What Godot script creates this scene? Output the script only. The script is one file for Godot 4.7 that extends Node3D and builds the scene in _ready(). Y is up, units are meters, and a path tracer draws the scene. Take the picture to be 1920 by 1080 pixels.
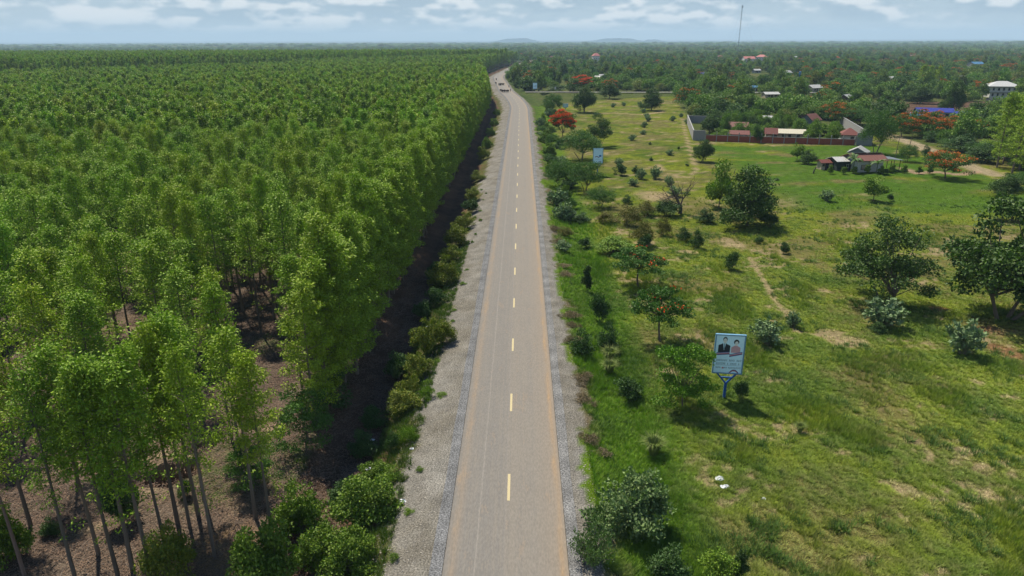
extends Node3D
# A straight country road between a eucalyptus plantation and open meadow with a village, seen from a drone.

var rng := RandomNumberGenerator.new()
var wide := FastNoiseLite.new()
var mid := FastNoiseLite.new()
var fine := FastNoiseLite.new()
var M := {}
var KINDS := {}
var taken := {}
var meadow_outline := PackedVector2Array(MEADOW)
var brown_outline := PackedVector2Array(BROWN_FIELD)
var tracks := []


func _ready() -> void:
	rng.seed = 11
	for s in [[wide, 0.018, 3], [mid, 0.11, 5], [fine, 0.6, 7]]:
		s[0].seed = s[2]
		s[0].frequency = s[1]
		s[0].noise_type = FastNoiseLite.TYPE_SIMPLEX_SMOOTH
		s[0].fractal_octaves = 3
	camera()
	sky_and_sun()
	materials()
	tracks = [[DIRT_ROAD, 2.6, "track"], [YARD_PATH, 1.2, "pink"], [FOOTPATH, 0.38, "sand"], [FOOTPATH_B, 0.45, "sand"], [FOOTPATH_C, 0.4, "sand"], [SIDE_TRACK, 3.0, "pink"], [MEADOW_TRACK, 1.3, "sand"]]
	for t in tracks:
		var r := Rect2(t[0][0], Vector2.ZERO)
		for p in t[0]:
			r = r.expand(p)
		t.append(r.grow(t[1] + 2.0))
	ground()
	road()
	print("ground ", Time.get_ticks_msec())
	plant_kinds()
	print("kinds ", Time.get_ticks_msec())
	plantation()
	print("plantation ", Time.get_ticks_msec())
	hills()
	meadow_plants()
	village_trees()
	print("trees ", Time.get_ticks_msec())
	compound()
	field_house()
	village_houses()
	billboards()
	herd()
	poles_and_mast()
	ground_cover()
	rubbish()
	print("done ", Time.get_ticks_msec())


# ---------------------------------------------------------------- camera, sky, sun

func camera() -> void:
	var c := Camera3D.new()
	c.name = "camera"
	c.fov = 45.715
	c.near = 0.5
	c.far = 40000.0
	add_child(c)
	c.position = Vector3(0.88, 29.6, 0.0)
	c.rotation_degrees = Vector3(-19.872, 0.799, -0.18)
	c.current = true


func sky_and_sun() -> void:
	var e := Environment.new()
	e.background_mode = Environment.BG_SKY
	e.tonemap_mode = Environment.TONE_MAPPER_LINEAR
	e.tonemap_exposure = EXPOSURE
	e.sdfgi_enabled = true
	e.ssao_enabled = true
	e.ssil_enabled = true
	e.fog_enabled = true
	e.fog_density = FOG
	e.fog_light_color = Color(0.77, 0.895, 1.0)
	var s := Sky.new()
	var pm := PanoramaSkyMaterial.new()
	pm.panorama = ImageTexture.create_from_image(sky_picture())
	pm.energy_multiplier = SKY
	s.sky_material = pm
	e.sky = s
	var w := WorldEnvironment.new()
	w.name = "world_environment"
	w.environment = e
	add_child(w)
	var sun := DirectionalLight3D.new()
	sun.name = "sun"
	sun.light_energy = SUN
	sun.light_color = Color(1.0, 0.965, 0.89)
	sun.light_angular_distance = 0.7
	sun.shadow_enabled = true
	add_child(sun)
	sun.look_at_from_position(Vector3.ZERO, Vector3(0.265, -0.857, 0.443))


func cloud_at(az: float, el: float, n: FastNoiseLite, n2: FastNoiseLite) -> Color:
	# air, then one deck of cumulus: puffs stacked in height towards the horizon, flat sheets overhead
	var up := clampf(el / 1.2, 0.0, 1.0)
	var air := Color(0.70, 0.765, 0.795).lerp(Color(0.27, 0.44, 0.70), pow(up, 0.85))
	var low := Vector3(cos(az) * 42.0, el * 135.0, sin(az) * 42.0)
	var t := 1.0 / (sin(maxf(el, 0.0)) + 0.12)
	var high := Vector3(cos(az) * cos(el) * t * 5.0, 40.0, sin(az) * cos(el) * t * 5.0)
	var k := smoothstep(0.10, 0.24, el)
	var d := lerpf(n.get_noise_3dv(low), n.get_noise_3dv(high), k)
	var top := lerpf(n.get_noise_3dv(low + Vector3(0, 1.3, 0)), n.get_noise_3dv(high * 1.04), k)
	var f := n2.get_noise_3dv(low * 1.6) * (1.0 - k) + n2.get_noise_3dv(high * 2.0) * k
	var cover := smoothstep(lerpf(-0.50, -0.02, k), lerpf(0.05, 0.40, k), d + f * 0.35) * smoothstep(0.004, 0.030, el)
	var tone := clampf(0.44 + (d - top) * 2.4 + f * 1.8, 0.0, 1.0)
	var cloud := Color(0.625, 0.705, 0.76).lerp(Color(0.86, 0.88, 0.89), tone)
	return air.lerp(cloud, cover * 0.92)


func sky_picture() -> Image:
	var n := FastNoiseLite.new()
	n.seed = 21
	n.frequency = 0.16
	n.fractal_octaves = 4
	var n2 := FastNoiseLite.new()
	n2.seed = 4
	n2.frequency = 0.35
	n2.fractal_octaves = 4
	var im := Image.create(768, 384, false, Image.FORMAT_RGB8)
	for y in 384:
		var el := (0.5 - (y + 0.5) / 384.0) * PI
		if el < -0.02:
			im.fill_rect(Rect2i(0, y, 768, 384 - y), Color(0.36, 0.40, 0.36))
			break
		for x in 768:
			im.set_pixel(x, y, cloud_at((x + 0.5) / 768.0 * TAU, maxf(el, 0.0), n, n2))
	im.resize(4096, 2048, Image.INTERPOLATE_CUBIC)
	for y in range(884, 1024):
		var el := (0.5 - (y + 0.5) / 2048.0) * PI
		for x in 4096:
			im.set_pixel(x, y, cloud_at((x + 0.5) / 4096.0 * TAU, el, n, n2))
	return im


# ---------------------------------------------------------------- building blocks

class Geo:
	var v := PackedVector3Array()
	var c := PackedColorArray()
	var i := PackedInt32Array()
	var uv := PackedVector2Array()

	func tri(a: Vector3, b: Vector3, d: Vector3, col := Color.WHITE) -> void:
		var n := v.size()
		v.append(a); v.append(b); v.append(d)
		c.append(col); c.append(col); c.append(col)
		i.append(n); i.append(n + 1); i.append(n + 2)

	func quad(a: Vector3, b: Vector3, d: Vector3, e: Vector3, col := Color.WHITE) -> void:
		var n := v.size()
		v.append(a); v.append(b); v.append(d); v.append(e)
		c.append(col); c.append(col); c.append(col); c.append(col)
		i.append(n); i.append(n + 1); i.append(n + 2)
		i.append(n); i.append(n + 2); i.append(n + 3)

	func leaf(p: Vector3, along: Vector3, side: Vector3, col: Color) -> void:
		var m := p + along * 0.45
		quad(p, m + side, p + along, m - side, col)

	func tube(path: Array, radii: Array, sides: int, col: Color) -> void:
		var first := v.size()
		for k in path.size():
			var d: Vector3 = (path[mini(k + 1, path.size() - 1)] - path[maxi(k - 1, 0)]).normalized()
			var a := d.cross(Vector3(0.31, 0.12, 0.94)).normalized()
			var b := d.cross(a)
			for s in sides:
				var t := TAU * s / sides
				v.append(path[k] + (a * cos(t) + b * sin(t)) * radii[k])
				c.append(col)
		for k in path.size() - 1:
			for s in sides:
				var p := first + k * sides + s
				var q := first + k * sides + (s + 1) % sides
				i.append(p); i.append(q); i.append(q + sides)
				i.append(p); i.append(q + sides); i.append(p + sides)

	func box(at: Vector3, size: Vector3, col := Color.WHITE, b := Basis.IDENTITY) -> void:
		var h := size * 0.5
		var p := []
		for k in 8:
			p.append(at + b * Vector3(h.x if k & 1 else -h.x, h.y if k & 2 else -h.y, h.z if k & 4 else -h.z))
		for f in [[0, 1, 3, 2], [5, 4, 6, 7], [4, 0, 2, 6], [1, 5, 7, 3], [2, 3, 7, 6], [4, 5, 1, 0]]:
			quad(p[f[0]], p[f[1]], p[f[2]], p[f[3]], col)

	func beam(a: Vector3, b: Vector3, wide: float, col := Color.WHITE) -> void:
		var d := (b - a).normalized()
		var s := d.cross(Vector3(0.01, 0.02, 1)).normalized()
		box((a + b) * 0.5, Vector3(wide, a.distance_to(b), wide), col, Basis(s, d, s.cross(d)))

	func mesh(mat: Material, into: ArrayMesh = null) -> ArrayMesh:
		var m := into if into else ArrayMesh.new()
		var arr := []
		arr.resize(Mesh.ARRAY_MAX)
		arr[Mesh.ARRAY_VERTEX] = v
		arr[Mesh.ARRAY_COLOR] = c
		arr[Mesh.ARRAY_INDEX] = i
		if uv.size() == v.size():
			arr[Mesh.ARRAY_TEX_UV] = uv
		m.add_surface_from_arrays(Mesh.PRIMITIVE_TRIANGLES, arr)
		m.surface_set_material(m.get_surface_count() - 1, mat)
		return m


func numbered(called: String) -> String:
	var n: int = taken.get(called, 0)
	taken[called] = n + 1
	return called if n == 0 else "%s_%03d" % [called, n]


func tag(o: Node3D, label: String, category: String, group := "", kind := "") -> Node3D:
	if label: o.set_meta("label", label)
	if category: o.set_meta("category", category)
	if group: o.set_meta("group", group)
	if kind: o.set_meta("kind", kind)
	return o


func thing(called: String, at: Vector3, turn: float, label: String, category: String, group := "") -> Node3D:
	var o := Node3D.new()
	o.name = numbered(called)
	add_child(o)
	o.position = at
	o.rotation.y = turn
	return tag(o, label, category, group)


func part(called: String, m: Mesh, parent: Node) -> MeshInstance3D:
	var o := MeshInstance3D.new()
	o.mesh = m
	o.name = called if parent != self else numbered(called)
	parent.add_child(o, true)
	return o


func geo_part(called: String, g: Geo, mat: Material, parent: Node) -> MeshInstance3D:
	return part(called, g.mesh(mat), parent)


func r(a: float, b: float) -> float:
	return rng.randf_range(a, b)


func rand_dir() -> Vector3:
	var y := rng.randf_range(-1.0, 1.0)
	var t := rng.randf() * TAU
	var s := sqrt(1.0 - y * y)
	return Vector3(cos(t) * s, y, sin(t) * s)


func lin(cr: float, cg: float, cb: float) -> Color:
	return Color(cr, cg, cb)


func paint(col: Color, rough := 0.9, vertex := false) -> StandardMaterial3D:
	var m := StandardMaterial3D.new()
	m.albedo_color = col.linear_to_srgb()
	m.roughness = rough
	m.metallic_specular = 0.35
	m.vertex_color_use_as_albedo = vertex
	return m


func noise_texture(freq: float, dark: float, light: float, seed_: int, size := 512) -> NoiseTexture2D:
	var n := FastNoiseLite.new()
	n.seed = seed_
	n.frequency = freq
	n.fractal_octaves = 5
	n.fractal_gain = 0.62
	var t := NoiseTexture2D.new()
	t.width = size
	t.height = size
	t.seamless = true
	t.noise = n
	var gr := Gradient.new()
	gr.set_color(0, Color(dark, dark, dark))
	gr.set_color(1, Color(light, light, light))
	t.color_ramp = gr
	return t


func worn(col: Color, rough: float, tex: Texture2D, scale_: float) -> StandardMaterial3D:
	var m := paint(col, rough)
	m.albedo_texture = tex
	m.uv1_triplanar = true
	m.uv1_scale = Vector3.ONE * scale_
	return m


func materials() -> void:
	var grain := noise_texture(0.045, 0.36, 1.0, 2)
	var blotch := noise_texture(0.02, 0.72, 1.0, 9)
	var wear := noise_texture(0.03, 0.55, 1.0, 14)
	var g := paint(Color.WHITE, 1.0, true)
	g.metallic_specular = 0.1
	g.albedo_texture = grain
	g.uv1_triplanar = true
	g.uv1_world_triplanar = true
	g.uv1_scale = Vector3.ONE * 0.27
	g.detail_enabled = true
	g.detail_albedo = blotch
	g.detail_blend_mode = BaseMaterial3D.BLEND_MODE_MUL
	g.detail_uv_layer = BaseMaterial3D.DETAIL_UV_2
	g.uv2_triplanar = true
	g.uv2_world_triplanar = true
	g.uv2_scale = Vector3.ONE * 0.043
	g.heightmap_enabled = true
	g.heightmap_texture = grain
	g.heightmap_scale = 7.0
	M.ground = g
	var l := paint(Color.WHITE, 0.62, true)
	l.backlight_enabled = true
	l.backlight = Color(0.55, 0.66, 0.20)
	M.leaf = l
	var gl := paint(Color.WHITE, 0.85, true)
	gl.metallic_specular = 0.2
	gl.backlight_enabled = true
	gl.backlight = Color(0.45, 0.55, 0.30)
	M.leaf_matt = gl
	var bl := paint(Color.WHITE, 0.7, true)
	bl.backlight_enabled = true
	bl.backlight = Color(0.7, 0.55, 0.4)
	M.petal = bl
	M.bark = paint(Color.WHITE, 0.95, true)
	M.stone = paint(Color.WHITE, 0.95, true)
	M.plain = paint(Color.WHITE, 0.85, true)
	M.wear = wear
	M.dash = worn(lin(0.62, 0.52, 0.30), 0.8, wear, 1.6)
	M.red_roof = worn(lin(0.22, 0.065, 0.05), 0.6, wear, 0.35)
	M.rust_roof = worn(lin(0.24, 0.10, 0.075), 0.65, wear, 0.5)
	M.pink_roof = worn(lin(0.62, 0.22, 0.20), 0.7, wear, 0.3)
	M.white_roof = worn(lin(0.62, 0.62, 0.60), 0.5, wear, 0.3)
	M.cream_roof = worn(lin(0.72, 0.66, 0.50), 0.6, wear, 0.3)
	M.blue_roof = worn(lin(0.035, 0.05, 0.36), 0.5, wear, 0.3)
	M.sky_roof = worn(lin(0.10, 0.28, 0.50), 0.5, wear, 0.3)
	M.grey_metal = worn(lin(0.20, 0.235, 0.27), 0.55, wear, 0.6)
	M.concrete = worn(lin(0.37, 0.365, 0.35), 0.95, wear, 0.5)
	M.brick = worn(lin(0.38, 0.105, 0.06), 0.95, wear, 0.9)
	M.white_wall = worn(lin(0.80, 0.79, 0.72), 0.9, wear, 0.5)
	M.grey_wall = worn(lin(0.42, 0.42, 0.42), 0.9, wear, 0.4)
	M.cream_wall = worn(lin(0.60, 0.50, 0.36), 0.9, wear, 0.5)
	M.green_wall = worn(lin(0.045, 0.065, 0.055), 0.8, wear, 0.6)
	M.dark = paint(lin(0.02, 0.02, 0.022), 0.6)
	M.wood = worn(lin(0.13, 0.085, 0.055), 0.9, wear, 0.8)
	M.glass = paint(lin(0.03, 0.035, 0.04), 0.12)
	M.blue_paint = worn(lin(0.02, 0.12, 0.42), 0.5, wear, 0.7)
	M.frame_paint = worn(lin(0.20, 0.42, 0.62), 0.5, wear, 0.7)
	M.plastic = paint(lin(0.50, 0.52, 0.54), 0.4)
	M.hide = paint(lin(0.022, 0.018, 0.016), 0.8)
	M.hide_brown = paint(lin(0.06, 0.032, 0.018), 0.8)
	M.cloth = paint(lin(0.03, 0.03, 0.045), 0.9)


# ---------------------------------------------------------------- ground and road

func road_x(z: float) -> float:
	if z > -330.0:
		return 0.0
	for k in range(1, BEND.size()):
		if z > BEND[k].x:
			var a: Vector2 = BEND[k - 1]
			var b: Vector2 = BEND[k]
			var t := (z - a.x) / (b.x - a.x)
			var before: float = BEND[maxi(k - 2, 0)].y
			var after: float = BEND[mini(k + 1, BEND.size() - 1)].y
			return cubic_interpolate(a.y, b.y, before, after, t)
	return BEND[-1].y + (BEND[-1].x - z) * 0.16


func height(x: float, z: float) -> float:
	var u := x - road_x(z)
	var y := -1.0
	if absf(u) < 22.0:
		for k in range(1, PROFILE.size()):
			if u < PROFILE[k].x:
				var a: Vector2 = PROFILE[k - 1]
				var b: Vector2 = PROFILE[k]
				y = lerpf(a.y, b.y, (u - a.x) / (b.x - a.x))
				break
	var s := smoothstep(5.0, 18.0, absf(u))
	y += s * (0.22 * wide.get_noise_2d(x, z) + 0.10 * mid.get_noise_2d(x, z)) + 0.035 * fine.get_noise_2d(x, z) * smoothstep(4.4, 6.0, absf(u))
	if x < -17.0 and x > -34.0 and z > -60.0:
		for p in PITS:
			var d := Vector2(x - p[0], z - p[1]).rotated(p[5]) / Vector2(p[2], p[3])
			var q := d.length() + 0.25 * mid.get_noise_2d(x * 4.0, z * 4.0)
			y -= p[4] * (1.0 - smoothstep(0.62, 1.0, q)) - 0.22 * smoothstep(0.75, 1.05, q) * (1.0 - smoothstep(1.05, 1.6, q))
	return y


func in_plantation(x: float, z: float) -> int:
	# 0 outside, 1 the block along the road, 2 the taller block beyond the cut, 3 the block beyond the bend
	var u := x - road_x(z)
	if u > -15.6 or z < -1150.0:
		return 0
	# the cut runs slantwise away from the road
	var side := (x + 320.0) * 0.818 + (z + 428.0) * 0.575
	if z > -585.0 + 0.12 * (x + 30.0) and side > 0.0:
		return 1
	if side < -34.0 and z > -960.0:
		return 2
	if z < -640.0 and z > -1100.0 and x > -260.0 - (z + 640.0) * 0.1 and u < -19.0:
		return 3
	if side > 0.0 and z > -900.0 and x < -60.0 + (z + 585.0) * 0.05:
		return 1
	return 0


func near_line(p: Vector2, line: Array) -> float:
	var best := 1e9
	for k in line.size() - 1:
		best = minf(best, p.distance_squared_to(Geometry2D.get_closest_point_to_segment(p, line[k], line[k + 1])))
	return sqrt(best)


func ground_color(x: float, z: float) -> Color:
	var u := x - road_x(z)
	var w := wide.get_noise_2d(x, z)
	var m := mid.get_noise_2d(x, z)
	var f := fine.get_noise_2d(x, z)
	var gravel := lin(0.285, 0.27, 0.243).lerp(lin(0.225, 0.206, 0.172), clampf(0.5 + m + f * 0.6, 0.0, 1.0))
	if u < 0.0:
		var edge := -7.6 + 1.5 * m + 0.8 * f
		if u > edge:
			return gravel
		var earth := lin(0.105, 0.072, 0.052).lerp(lin(0.16, 0.10, 0.065), clampf(0.5 + 1.4 * m, 0.0, 1.0))
		if u > -15.5:
			var green := lin(0.075, 0.12, 0.022).lerp(lin(0.12, 0.13, 0.04), clampf(0.5 + f, 0.0, 1.0))
			var k := smoothstep(-10.8 + m, -9.4 + m, u)
			return earth.lerp(green, k * clampf(0.65 + f, 0.0, 1.0)).lerp(gravel, smoothstep(edge - 0.7, edge, u))
		var block := in_plantation(x, z)
		if block or (z > -640.0):
			var litter := lin(0.195, 0.152, 0.115).lerp(lin(0.105, 0.075, 0.06), clampf(0.5 + 1.3 * m + 0.5 * f, 0.0, 1.0))
			var sand := lin(0.40, 0.30, 0.19)
			var bare := smoothstep(0.22, 0.5, w * 0.5 + m * 0.8 + f * 0.25)
			litter = litter.lerp(sand, bare * 0.6)
			var grass := smoothstep(0.16, 0.42, mid.get_noise_2d(x * 0.6 + 300.0, z * 0.6) + f * 0.2)
			litter = litter.lerp(lin(0.085, 0.115, 0.035), grass * 0.75)
			if x > -40.0 and z > -75.0:
				var d := Vector2((x + 27.0) / 4.2, (z + 44.5) / 4.0).length() + m * 0.6 + f * 0.2
				litter = litter.lerp(sand, (1.0 - smoothstep(0.6, 1.3, d)) * 0.85)
				d = Vector2((x + 17.5) / 2.4, (z + 35.5) / 3.0).length() + m * 0.7
				litter = litter.lerp(lin(0.36, 0.235, 0.12), (1.0 - smoothstep(0.5, 1.2, d)) * 0.8)
				for p in PITS:
					var q := (Vector2(x - p[0], z - p[1]).rotated(p[5]) / Vector2(p[2], p[3])).length() + 0.25 * mid.get_noise_2d(x * 4.0, z * 4.0)
					litter = litter.lerp(lin(0.15, 0.085, 0.055).lerp(lin(0.20, 0.115, 0.07), clampf(0.5 + f * 1.5, 0.0, 1.0)), 1.0 - smoothstep(0.85, 1.05, q))
			return litter
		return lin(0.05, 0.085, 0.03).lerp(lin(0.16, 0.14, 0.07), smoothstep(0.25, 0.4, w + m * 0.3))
	var lime := lin(0.185, 0.215, 0.022)
	var green2 := lin(0.085, 0.135, 0.016)
	var dry := lin(0.185, 0.158, 0.062)
	var soil := lin(0.37, 0.285, 0.165)
	var col := lime.lerp(green2, clampf(0.42 + 1.1 * w + 1.3 * m + 0.7 * f, 0.0, 1.0))
	col = col.lerp(dry, smoothstep(-0.12, 0.42, mid.get_noise_2d(x * 0.45 + 90.0, z * 0.45 - 40.0) + 0.45 * f) * 0.8)
	col = col.lerp(lin(0.085, 0.075, 0.035), smoothstep(0.25, 0.5, fine.get_noise_2d(x * 0.5 + 50.0, z * 0.5)) * 0.35)
	col = col.lerp(soil, smoothstep(0.24, 0.52, mid.get_noise_2d(x * 0.7 - 70.0, z * 1.1 + 33.0) * 0.8 + f * 0.5) * 0.8)
	var p2 := Vector2(x, z)
	if z < -118.0 and z > -214.0 and x > 50.0 and x < 112.0:
		var paddy := smoothstep(-0.35, 0.1, mid.get_noise_2d(x * 0.25, z * 0.6) + 0.25)
		col = col.lerp(lin(0.068, 0.15, 0.014), paddy * 0.85 * smoothstep(50.0, 60.0, x) * smoothstep(-118.0, -132.0, z))
	if u < 15.0:
		var lush := lin(0.10, 0.185, 0.016).lerp(lin(0.055, 0.11, 0.016), clampf(0.35 + 1.5 * m + 0.4 * f, 0.0, 1.0))
		col = col.lerp(lush, (1.0 - smoothstep(12.0, 15.0, u)) * 0.85)
		var edge2 := 5.9 + 1.1 * m + 0.7 * f
		if u < edge2 + 1.6:
			col = col.lerp(lin(0.17, 0.14, 0.085), (1.0 - smoothstep(edge2 + 0.3, edge2 + 1.6, u)) * clampf(0.4 + 2.0 * m, 0.0, 1.0))
		if u < edge2:
			return gravel
	elif z > -460.0:
		for b in BARE:
			var dx: float = (x - b[0]) / (b[2] * 0.62)
			var dz: float = (z - b[1]) / (b[3] * 1.25)
			if absf(dx) < 1.6 and absf(dz) < 1.6:
				var q := sqrt(dx * dx + dz * dz) + 0.55 * m + 0.45 * f
				var to := soil if b[4] == "sand" else (lin(0.30, 0.15, 0.085) if b[4] == "red" else dry)
				col = col.lerp(to, (1.0 - smoothstep(0.55, 1.05, q)) * 0.85)
		for t in tracks:
			if t[3].has_point(p2):
				var d: float = near_line(p2, t[0]) + 0.35 * f
				var to2 := soil if t[2] == "sand" else (lin(0.40, 0.32, 0.21) if t[2] == "track" else lin(0.40, 0.27, 0.19))
				col = col.lerp(to2, (1.0 - smoothstep(t[1] * 0.7, t[1] * 1.25, d)) * 0.9)
		if z < -300.0 and Geometry2D.is_point_in_polygon(p2, brown_outline):
			return lin(0.16, 0.10, 0.07).lerp(lin(0.12, 0.075, 0.05), clampf(0.5 + m * 2.0, 0.0, 1.0))
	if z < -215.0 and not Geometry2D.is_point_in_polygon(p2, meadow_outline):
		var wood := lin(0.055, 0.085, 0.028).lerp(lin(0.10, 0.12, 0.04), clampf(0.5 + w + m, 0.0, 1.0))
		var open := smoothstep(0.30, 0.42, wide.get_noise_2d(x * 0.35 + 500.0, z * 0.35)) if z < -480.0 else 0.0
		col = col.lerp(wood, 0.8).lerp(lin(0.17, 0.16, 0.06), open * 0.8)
	return col


func sheet(g: Geo, xs: Array, zs: Array, lower := 0.0, follow := false) -> void:
	var first := g.v.size()
	for z in zs:
		var off: float = road_x(z) if follow else 0.0
		for x in xs:
			var sink := lower
			if lower > 0.0 and z > -1320.0 and (absf(x - road_x(z)) < 34.0 or (z < -20.0 and z > -131.0 and x > 0.0 and x < 118.0) or (z < -130.0 and z > -437.0 and x > 0.0 and x < 312.0)):
				sink = 4.0
			g.v.append(Vector3(x + off, height(x + off, z) - sink, z))
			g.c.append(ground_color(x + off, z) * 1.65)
	var n := xs.size()
	for b in zs.size() - 1:
		for a in n - 1:
			var p := first + b * n + a
			g.i.append(p); g.i.append(p + 1); g.i.append(p + n + 1)
			g.i.append(p); g.i.append(p + n + 1); g.i.append(p + n)


func steps(a: float, b: float, by: float) -> Array:
	var out := []
	var n := int(ceil(absf(b - a) / by))
	for k in n + 1:
		out.append(lerpf(a, b, float(k) / n))
	return out


func ground() -> void:
	var g := Geo.new()
	var along := steps(10.0, -18.0, 4.0).slice(0, -1) + steps(-18.0, -130.0, 0.55).slice(0, -1) + steps(-130.0, -450.0, 1.6).slice(0, -1) + steps(-450.0, -1300.0, 9.0)
	sheet(g, steps(-20.0, -3.6, 0.42) + steps(3.6, 20.0, 0.42), along, 0.0, true)
	sheet(g, steps(20.0, 132.0, 0.45), steps(-8.0, -118.0, 0.47))
	sheet(g, steps(20.0, 326.0, 1.4), steps(-118.0, -450.0, 1.4))
	sheet(g, steps(-110.0, -20.0, 0.6), steps(-18.0, -130.0, 0.6))
	# the rest of the land, a hand lower under the finer sheets
	sheet(g, steps(-1300.0, 1300.0, 13.0), steps(60.0, -1600.0, 13.0), 0.35)
	sheet(g, steps(-14000.0, 14000.0, 400.0), steps(3000.0, -14000.0, 400.0), 0.9)
	tag(geo_part("ground", g, M.ground, self), "", "", "", "structure")


func road() -> void:
	var im := Image.create(256, 1024, false, Image.FORMAT_RGB8)
	var n := FastNoiseLite.new()
	n.seed = 77
	n.frequency = 0.02
	n.fractal_octaves = 4
	for x in 256:
		var u := (x + 0.5) / 256.0 * 7.5 - 3.75
		var streak := n.get_noise_2d(x * 9.0, 5.0) * 0.9 + n.get_noise_2d(x * 30.0, 90.0) * 0.5
		for y in 1024:
			var a := y / 1024.0 * TAU
			var q := n.get_noise_3d(x * 1.4, cos(a) * 90.0, sin(a) * 90.0)
			var s := n.get_noise_3d(x * 11.0, cos(a) * 900.0, sin(a) * 900.0)
			var col := lin(0.150, 0.134, 0.115).lerp(lin(0.128, 0.119, 0.109), clampf(smoothstep(0.2, -0.6, u) * 0.8 + streak * 0.8 + q * 0.6, 0.0, 1.0))
			var dust := (0.55 + 0.5 * q) * exp(-pow((u - 3.42 + 0.16 * q) / 0.20, 2.0)) + (0.32 + 0.4 * q) * exp(-pow((u + 3.25 + 0.14 * q) / 0.3, 2.0)) + 0.25 * smoothstep(1.6, 3.6, u) + smoothstep(0.35, 0.6, q + s * 0.3) * 0.25
			col = col.lerp(lin(0.225, 0.155, 0.092), clampf(dust * 0.75, 0.0, 1.0))
			col = col.lerp(lin(0.195, 0.178, 0.157), 0.55 * exp(-pow((u + 1.85 + 0.05 * q) / 0.05, 2.0)))
			col = col.lerp(lin(0.14, 0.13, 0.12), 0.5 * exp(-pow((u + 0.16 + 0.03 * q) / 0.09, 2.0)))
			col = col * (1.0 + 0.22 * s)
			im.set_pixel(x, y, col.linear_to_srgb())
	var m := paint(Color.WHITE, 0.92)
	m.albedo_texture = ImageTexture.create_from_image(im)
	m.detail_enabled = false
	var o := Node3D.new()
	o.name = "road"
	add_child(o)
	tag(o, "", "", "", "structure")
	var g := Geo.new()
	var zs := steps(12.0, -330.0, 6.0).slice(0, -1) + steps(-330.0, -1300.0, 8.0)
	var us := [-3.78, -3.75, 0.0, 3.75, 3.78]
	var ys := [-0.2, 0.0, 0.06, 0.0, -0.2]
	for z in zs:
		for k in 5:
			g.v.append(Vector3(us[k] + road_x(z), ys[k], z))
			g.c.append(Color.WHITE)
			g.uv.append(Vector2((us[k] + 3.75) / 7.5, z / 46.0))
	for b in zs.size() - 1:
		for k in 4:
			var p := b * 5 + k
			g.i.append(p); g.i.append(p + 1); g.i.append(p + 6)
			g.i.append(p); g.i.append(p + 6); g.i.append(p + 5)
	geo_part("pavement", g, m, o)
	var d := Geo.new()
	d.box(Vector3.ZERO, Vector3(0.19, 0.008, 3.05))
	var dash := d.mesh(M.dash)
	for k in 33:
		var z := -28.5 - 12.0 * k
		var s := part("lane_dash", dash, o)
		s.position = Vector3(0.05 + road_x(z), 0.062, z)
	# chip-sealed strips along both edges
	for side in [-1.0, 1.0]:
		var c := Geo.new()
		for z in zs:
			for k in 2:
				var u: float = side * ([3.79, 4.55][k] + (0.12 * mid.get_noise_2d(z, side * 9.0) if k else 0.0))
				c.v.append(Vector3(u + road_x(z), [-0.04, -0.055][k], z))
				c.c.append(lin(0.375, 0.38, 0.39) if side < 0.0 else lin(0.43, 0.425, 0.42))
		for b in zs.size() - 1:
			var p := b * 2
			c.i.append(p); c.i.append(p + 1); c.i.append(p + 3)
			c.i.append(p); c.i.append(p + 3); c.i.append(p + 2)
		geo_part("chip_strip", c, M.ground, o)
	# the crossroad that leaves for the village
	var cr := Geo.new()
	for k in CROSSROAD.size():
		var a: Vector2 = CROSSROAD[k]
		var dir: Vector2 = (CROSSROAD[mini(k + 1, CROSSROAD.size() - 1)] - CROSSROAD[maxi(k - 1, 0)]).normalized().orthogonal() * 2.9
		for s in [-1.0, 1.0]:
			cr.v.append(Vector3(a.x + dir.x * s, -0.45, a.y + dir.y * s))
			cr.c.append(lin(0.50, 0.49, 0.47))
	for k in CROSSROAD.size() - 1:
		var p := k * 2
		cr.i.append(p); cr.i.append(p + 1); cr.i.append(p + 3)
		cr.i.append(p); cr.i.append(p + 3); cr.i.append(p + 2)
	var cm := geo_part("side_road", cr, M.ground, self)
	tag(cm, "", "", "", "structure")


func hills() -> void:
	for h in [[-80.0, -13200.0, 700.0, 76.0], [1700.0, -13000.0, 900.0, 70.0], [2350.0, -13000.0, 420.0, 48.0]]:
		var g := Geo.new()
		var rings := 10
		for a in rings:
			for b in 24:
				var p := []
				for k in [[a, b], [a + 1, b], [a + 1, b + 1], [a, b + 1]]:
					var t: float = float(k[0]) / rings
					var q: float = TAU * k[1] / 24.0
					var y: float = h[3] * 0.5 * (1.0 + cos(t * PI)) * (1.0 + 0.35 * mid.get_noise_2d(cos(q) * t * 30.0 + h[0], sin(q) * t * 30.0))
					p.append(Vector3(cos(q) * t * h[2], y - 2.0, sin(q) * t * h[2] * 0.6))
				g.quad(p[0], p[1], p[2], p[3], lin(0.05, 0.08, 0.04))
		var o := geo_part("hill", g, M.ground, self)
		o.position = Vector3(h[0], 0, h[1])
		tag(o, "", "", "", "structure")


# ---------------------------------------------------------------- plants

func shade_of(pal: Array) -> Color:
	var t := rng.randf()
	return (pal[0] as Color).lerp(pal[1], t) * r(0.82, 1.18)


func leaf_ball(g: Geo, c: Vector3, rad: float, squash: float, n: int, size: float, ratio: float, droop: float, pal: Array) -> void:
	for k in n:
		var d := rand_dir()
		var q := rad * pow(rng.randf(), 0.45)
		var p := c + Vector3(d.x, d.y * squash, d.z) * q
		var along := (d * 0.7 + rand_dir() * 0.9 + Vector3(0, -droop, 0)).normalized()
		var side := along.cross(rand_dir()).normalized()
		var s := size * r(0.65, 1.3)
		g.leaf(p, along * s, side * s * ratio, shade_of(pal))


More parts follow.
